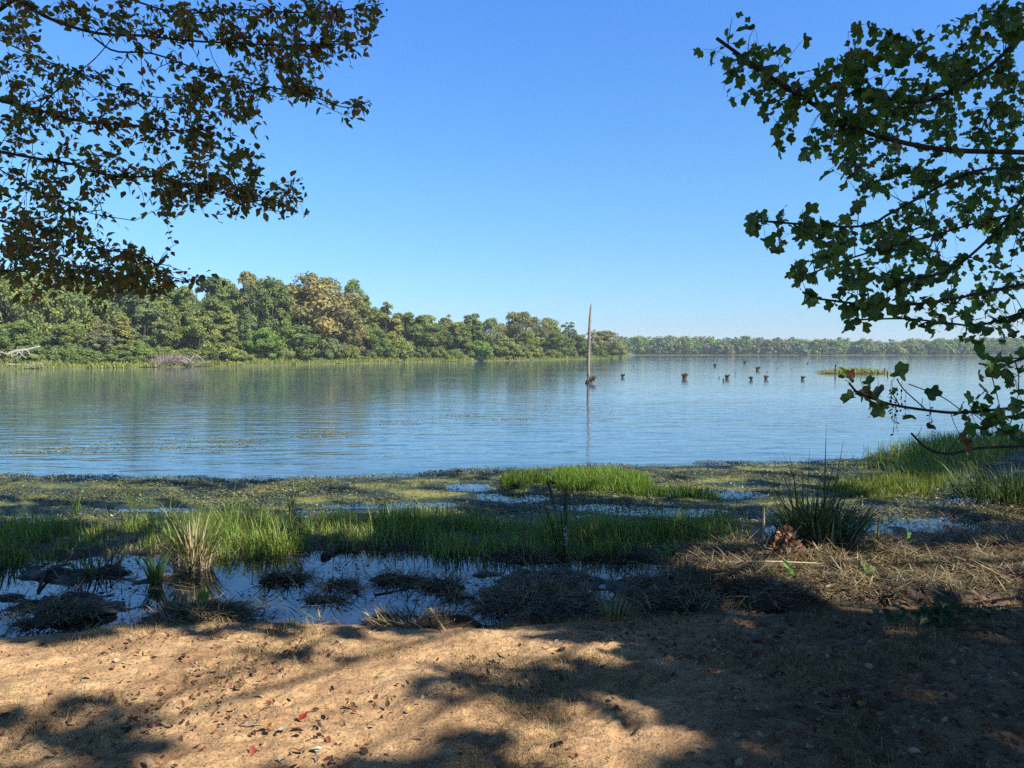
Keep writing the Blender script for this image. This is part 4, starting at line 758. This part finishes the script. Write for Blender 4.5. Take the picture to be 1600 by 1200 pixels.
# --- right tree: tulip-shaped leaves
g = np.random.default_rng(6); TR = np.array([8.6, 6.2, .3])
RB = [([(1640, 242), (1600, 238), (1470, 233), (1350, 205), (1250, 150), (1190, 110), (1120, 60)], 5.6, 4.6, .02), ([(1640, 20), (1600, 52), (1540, 108), (1440, 160), (1340, 140)], 6.0, 5.4, .018), ([(1640, 262), (1600, 263), (1515, 270), (1397, 330), (1340, 354), (1182, 345)], 5.6, 5.0, .012),
      ([(1640, 280), (1600, 310), (1560, 358), (1509, 405), (1472, 427), (1400, 440)], 5.8, 5.4, .013), ([(1640, 438), (1600, 444), (1532, 458), (1482, 468), (1384, 478), (1262, 465)], 5.4, 5.0, .012), ([(1640, 486), (1600, 488), (1532, 508), (1482, 505), (1414, 498), (1330, 500)], 5.6, 5.2, .009),
      ([(1650, 634), (1600, 636), (1549, 641), (1495, 645), (1448, 641), (1397, 633), (1364, 623), (1340, 613), (1327, 599)], 4.6, 4.2, .010), ([(1448, 641), (1430, 625), (1412, 608), (1401, 592)], 4.4, 4.3, .004), ([(1650, 692), (1600, 697), (1532, 700), (1482, 709), (1448, 700), (1424, 677)], 4.7, 4.4, .009),
      ([(1650, 550), (1600, 560), (1560, 572), (1530, 568)], 4.2, 4.0, .008), ([(1560, 160), (1535, 200), (1540, 236)], 5.5, 5.5, .007), ([(1640, 330), (1560, 340), (1450, 370), (1340, 400), (1260, 430)], 6.4, 5.8, .010), ([(1480, 709), (1510, 660), (1480, 625), (1420, 600)], 4.6, 4.4, .003)]
limbsR = []
for k, (pts, d0, d1, r0) in enumerate(RB):
    c = limb(pts, np.linspace(d0, d1, len(pts)))
    if pts[0][0] >= 1640:
        st = np.array([TR[0], TR[1], max(1.2, c[0][2] - .5)]); a = curve([st, st * .45 + c[0] * .55 + [0, 0, .1], c[0]], 16); limbsR.append((np.vstack([a[:-1], c]), r0 * 2.4, .004, 16))
    else: limbsR.append((c, r0, .003, 0))
BR = [(1100, 75, 8, 10, 2, 1), (1112, 96, 6, 6, 1, 1), (1150, 30, 8, 8, 1, 1), (1182, 36, 10, 12, 2, 1), (1145, 88, 6, 6, 1, 1), (1178, 76, 14, 12, 3, 1), (1155, 112, 16, 8, 3, 1), (1256, 64, 3, 4, 1, 1), (1215, 85, 12, 10, 2, 1), (1135, 150, 10, 10, 2, 1), (1172, 148, 10, 5, 1, 1), (1205, 165, 18, 20, 5, 1), (1236, 182, 12, 12, 3, 1),
      (1222, 220, 14, 14, 3, 1), (1262, 222, 24, 20, 5, 1), (1240, 122, 30, 12, 4, 1), (1195, 122, 15, 10, 2, 1), (1285, 130, 26, 20, 6, 1), (1300, 92, 20, 10, 3, 1), (1340, 50, 18, 14, 4, 1), (1370, 44, 10, 10, 2, 1), (1345, 100, 32, 26, 7, 1), (1410, 70, 45, 20, 8, 1), (1500, 48, 40, 16, 9, 2), (1560, 35, 40, 32, 16, 2), (1590, 12, 15, 14, 5, 2),
      (1450, 120, 60, 36, 16, 2), (1530, 110, 60, 45, 22, 2), (1380, 150, 50, 36, 13, 1), (1320, 180, 36, 30, 9, 1), (1430, 200, 60, 40, 18, 2), (1530, 200, 70, 45, 24, 2), (1590, 150, 20, 55, 9, 2), (1330, 240, 38, 28, 9, 1), (1290, 256, 16, 12, 3, 1), (1400, 270, 60, 36, 17, 2), (1500, 280, 70, 42, 24, 2), (1580, 280, 30, 40, 12, 2), (1350, 300, 22, 16, 4, 1),
      (1250, 335, 32, 10, 4, 1), (1185, 333, 9, 9, 2, 1), (1174, 355, 5, 10, 1, 1), (1205, 380, 14, 16, 3, 1), (1250, 360, 22, 14, 4, 1), (1290, 372, 28, 22, 6, 1), (1350, 366, 48, 30, 13, 2), (1430, 350, 50, 36, 16, 2), (1520, 350, 60, 36, 17, 2), (1590, 360, 20, 36, 7, 2), (1258, 420, 20, 24, 5, 1), (1300, 408, 36, 20, 7, 1), (1260, 470, 8, 8, 1, 1),
      (1370, 428, 48, 22, 10, 1), (1450, 415, 50, 22, 10, 2), (1540, 405, 30, 12, 4, 2), (1330, 450, 28, 14, 4, 1), (1400, 472, 48, 12, 7, 1), (1325, 500, 12, 10, 2, 1), (1460, 492, 48, 10, 5, 1), (1530, 466, 48, 20, 9, 2), (1590, 445, 18, 36, 6, 2), (1480, 518, 36, 8, 4, 1), (1550, 522, 38, 12, 5, 1), (1590, 500, 16, 16, 3, 1),
      (1558, 575, 24, 10, 2, 3), (1590, 556, 16, 24, 2, 3), (1588, 602, 14, 24, 3, 3), (1594, 640, 10, 14, 2, 3), (1545, 608, 5, 4, 1, 3), (1566, 664, 16, 8, 3, 3), (1580, 530, 20, 16, 3, 1), (1594, 690, 8, 14, 2, 3), (1500, 440, 60, 30, 8, 2), (1420, 395, 50, 24, 8, 2)]
DEP = {1: (4.6, 5.8), 2: (5.4, 8.5), 3: (3.9, 4.6)}
tw = grow([l[:3] for l in limbsR], [(*b_[:4], int(b_[4] * (1.7 if b_[4] > 5 else 1)), *DEP[b_[5]]) for b_ in BR], 22)
lone = np.array([(1320, 596), (1343, 589), (1346, 603), (1360, 604), (1379, 600), (1335, 617), (1352, 620), (1368, 622), (1386, 620), (1404, 579), (1441, 623), (1420, 643), (1440, 665), (1536, 636), (1530, 670), (1553, 672), (1502, 685), (1500, 646)], float)
tw2 = grow([l[:3] for l in limbsR[6:9]] + [limbsR[12][:3]], [(a, b_, 2, 2, 1, 4.25, 4.5) for a, b_ in lone], 23)
o = empty('overhanging_tree', TR, 'tulip tree with broad lobed dark green leaves overhanging from the right edge', 'tree', 'trees overhanging the shore')
mb = MB(); tube(mb, curve([(0, 0, -.4), (.1, 0, 3), (-.1, .1, 6), (.2, -.5, 9), (.9, -1.5, 12)], 26), np.linspace(.32, .1, 26), 12); mb.build('trunk', M_BARK, o, True)
for (c, r0, r1, ne) in limbsR:
    rr_ = np.linspace(r0, r1, len(c)) if not ne else np.concatenate([np.linspace(r0, r0 / 2.4, ne), np.linspace(r0 / 2.4, r1, len(c))])[:len(c)]
    mb = MB(); tube(mb, c - TR, rr_, 7); mb.build('branch', M_BARK, o, True)
mb = MB()
for c, r_ in tw + tw2: tube(mb, c - TR, r_, 4, cap=False)
mb.build('twigs', M_BARK, o)
P, D = leaf_spots(tw, g, (2, 6), .095, .55); P2, D2 = leaf_spots(tw2, g, (1, 2), .07, .15); P = np.vstack([P, P2]); D = np.vstack([D, D2]); n = len(P)
tan = D * .6 + g.normal(0, .6, (n, 3)) + [0, 0, -.6]; nor = g.normal(0, .7, (n, 3)) + [0, -.35, .55]
sz = g.uniform(.038, .088, n); colr = np.array([(.10, .19, .045), (.13, .22, .05), (.15, .2, .055), (.075, .14, .04)])[g.integers(4, size=n)] * g.uniform(.75, 1.25, (n, 1))
u = g.random(n); colr[u < .05] = np.array([.12, .13, .08]); colr[(u > .05) & (u < .065)] = (.3, .17, .04); colr[(u > .065) & (u < .16)] = (.17, .23, .05); colr[-3:] = (.2, .07, .03)
tm = np.array(TUL)[None] + np.array([0, 0, 1.0]) * (np.abs(np.array(TUL)[None, :, 1:2]) * g.uniform(-.2, .8, (n, 1, 1)) - np.array(TUL)[None, :, 0:1] ** 2 * g.uniform(-.2, .6, (n, 1, 1)))
mb = MB(); cards(mb, P - TR + unit(tan) * .02 + unit(g.normal(size=(n, 3))) * g.uniform(0, .05, (n, 1)), nor, tan, sz, sz, tm, TUL_F, colr); mb.build('leaves', M_LEAF, o)
mb = MB(); q_ = unit(tan) * .022
# dead hanging catkin-like leaf scraps on the lower branch
for (px, py) in [(1400, 650), (1408, 640), (1395, 660), (1392, 640), (1415, 655), (1402, 670), (1396, 678), (1372, 640), (1360, 650), (1452, 670), (1456, 680)]:
    c = at(px, py, np.array(4.4)); top_ = c + [rng.normal(0, .01), 0, .12]; k = 7
    cards(mb, np.linspace(top_, c, k) - TR, g.normal(size=(k, 3)), g.normal(size=(k, 3)) + [0, 0, -.5], .022, .018, LEAF, LEAF_F, np.array([.03, .02, .012])); tube(mb, [top_ - TR + [0, 0, .05], c - TR], .0012, 3, (.04, .03, .02), False)
mb.build('withered_leaves', M_STRAW, o)
# unseen upper crown: leaf clumps placed along sun rays to cast the mapped shade
def lit(px, py, n1, n2):
    L_ = 0.0
    for (cx, cy, rx, ry, v) in LIT: L_ = np.maximum(L_, v * np.exp(-(((px - cx) / rx) ** 2 + ((py - cy) / ry) ** 2) ** 2))
    for (cx, cy, rx, ry, v) in DARK: L_ = L_ * (1 - v * np.exp(-(((px - cx) / rx) ** 2 + ((py - cy) / ry) ** 2) ** 2))
    L_ = np.minimum(L_, 1.0); return L_ + .22 * n1 + (.25 + .8 * L_) * n2
LIT = [(330, 1165, 480, 45, 1.3), (330, 1060, 560, 75, 1.6), (150, 1110, 250, 60, .8), (760, 1030, 200, 48, 1.6), (520, 1120, 280, 40, 1.5), (840, 1110, 200, 40, .8), (1020, 1160, 190, 50, .95), (1105, 1048, 75, 22, 1.4), (640, 1150, 120, 20, .7), (430, 845, 45, 22, 1.2), (295, 850, 70, 48, 1.6), (100, 850, 60, 20, .6), (1310, 893, 340, 40, .95), (1480, 930, 180, 30, .8),
       (930, 765, 130, 45, 1.3), (700, 775, 200, 30, .7), (900, 790, 160, 14, 1), (1420, 765, 120, 22, 1.2), (100, 770, 160, 14, .9), (350, 775, 200, 18, .7), (1150, 740, 160, 14, 1), (600, 905, 180, 16, .5), (530, 960, 200, 16, .8), (310, 930, 60, 25, .7), (960, 950, 40, 16, .6)]
DARK = [(640, 1078, 40, 14, .9), (760, 1072, 110, 18, .9), (560, 1160, 110, 22, .8), (60, 1080, 60, 24, .8), (60, 995, 120, 20, .9), (420, 1015, 70, 10, .5), (1290, 800, 100, 60, .9), (300, 1196, 90, 12, .7), (660, 1190, 90, 16, .8), (470, 1060, 40, 10, .4), (1350, 1060, 220, 60, 1), (1060, 1000, 200, 22, .9)]
gx_, gy_ = np.meshgrid(np.arange(-9, 14, .26), np.arange(2.4, 19, .26)); Q = np.stack([gx_.ravel(), gy_.ravel(), np.zeros(gx_.size)], -1) + g.uniform(-.12, .12, (gx_.size, 3)) * [1, 1, 0]
Q[:, 2] = np.maximum(ztop(Q[:, 0], Q[:, 1]), 0); ppx, ppy, _ = project(Q)
ok = lit(ppx, ppy, fbm(Q[:, 0] * 1.4, Q[:, 1] * 1.4, 91, 3), fbm(Q[:, 0] * 4, Q[:, 1] * 4, 92, 2)) < .33
e2q = edge(MAT1, Q[:, 0], Q[:, 1]); ok &= (e2q < .4) & (g.random(len(Q)) < np.where((ppx > 1400) & (ppy < 752), .97, np.where(Q[:, 1] > 9.9, .2, np.where(Q[:, 1] > 7.9, .16, np.where((Q[:, 1] > 5.9) & (ppx < 1000), .74, .9)))))
mb = MB(); shade_clumps(mb, Q[ok], g.uniform(12.5, 16.5, ok.sum()), 9, .24, g, .12, (.03, .05, .018), 80)
pk = np.concatenate([c[-1:] for c, _ in tw]); shade_clumps(mb, pk, g.uniform(2.2, 5.5, len(pk)), 4, .2, g, .17, (.03, .05, .018))
nQ = 5200; Q = np.stack([g.uniform(-9, 17, nQ), g.uniform(-12, 12, nQ), g.uniform(8.3, 12.5, nQ)], -1); G0 = Q - S * (Q[:, 2:] / S[2])  # further unseen clumps added overhead to block sky light
for _ in range(3): G0 = Q - S * ((Q[:, 2] - np.clip(ztop(G0[:, 0], G0[:, 1]), 0, .6)) / S[2])[:, None]
ppx, ppy, ff = project(G0)
free = (G0[:, 1] < 2.2) | (np.abs(G0[:, 0]) > .80 * G0[:, 1] + .6); shady = lit(ppx, ppy, fbm(G0[:, 0] * 1.4, G0[:, 1] * 1.4, 91, 3), fbm(G0[:, 0] * 4, G0[:, 1] * 4, 92, 2)) < .05
Q = Q[(free | shady) & (G0[:, 1] < 9.5)]; shade_clumps(mb, Q, np.zeros(len(Q)), 7, .34, g, .16, (.03, .05, .018), 80)
cen = np.concatenate(mb.V).reshape(-1, 6, 3).mean(1); mb.V = [v - TR for v in mb.V]; mb.build('shade_leaves', M_LEAF, o)
mb = MB()
for c in cen[g.choice(len(cen), 8, replace=False)]:
    z_ = np.clip(c[2] - 3.5, 3, 9); tube(mb, curve([(0, 0, z_ - .3), (c - TR) * [.5, .5, 0] + [0, 0, (z_ + c[2]) / 2 - .2], c - TR], 12), np.linspace(.035, .008, 12), 5, cap=False)
mb.build('upper_branches', M_BARK, o)

# ------------------------------------------------------------------ air
m = bpy.data.materials.new('haze'); m.use_nodes = True; nt = m.node_tree; nt.nodes.remove(nt.nodes['Principled BSDF'])
v = N(nt, 'ShaderNodeVolumePrincipled'); v.inputs['Color'].default_value = (.72, .86, 1, 1); v.inputs['Density'].default_value = .0003
nt.links.new(v.outputs[0], nt.nodes['Material Output'].inputs['Volume'])
mb = MB(); a, y0, y1, z0, z1 = 1450, -80, 1450, -3, 30
mb.add([(-a, y0, z0), (a, y0, z0), (a, y1, z0), (-a, y1, z0), (-a, y0, z1), (a, y0, z1), (a, y1, z1), (-a, y1, z1)], [np.array([[0, 3, 2, 1], [4, 5, 6, 7], [0, 1, 5, 4], [1, 2, 6, 5], [2, 3, 7, 6], [3, 0, 4, 7]])])
tag(mb.build('haze', m), 'thin pale blue haze over the lake', 'haze', kind='stuff')
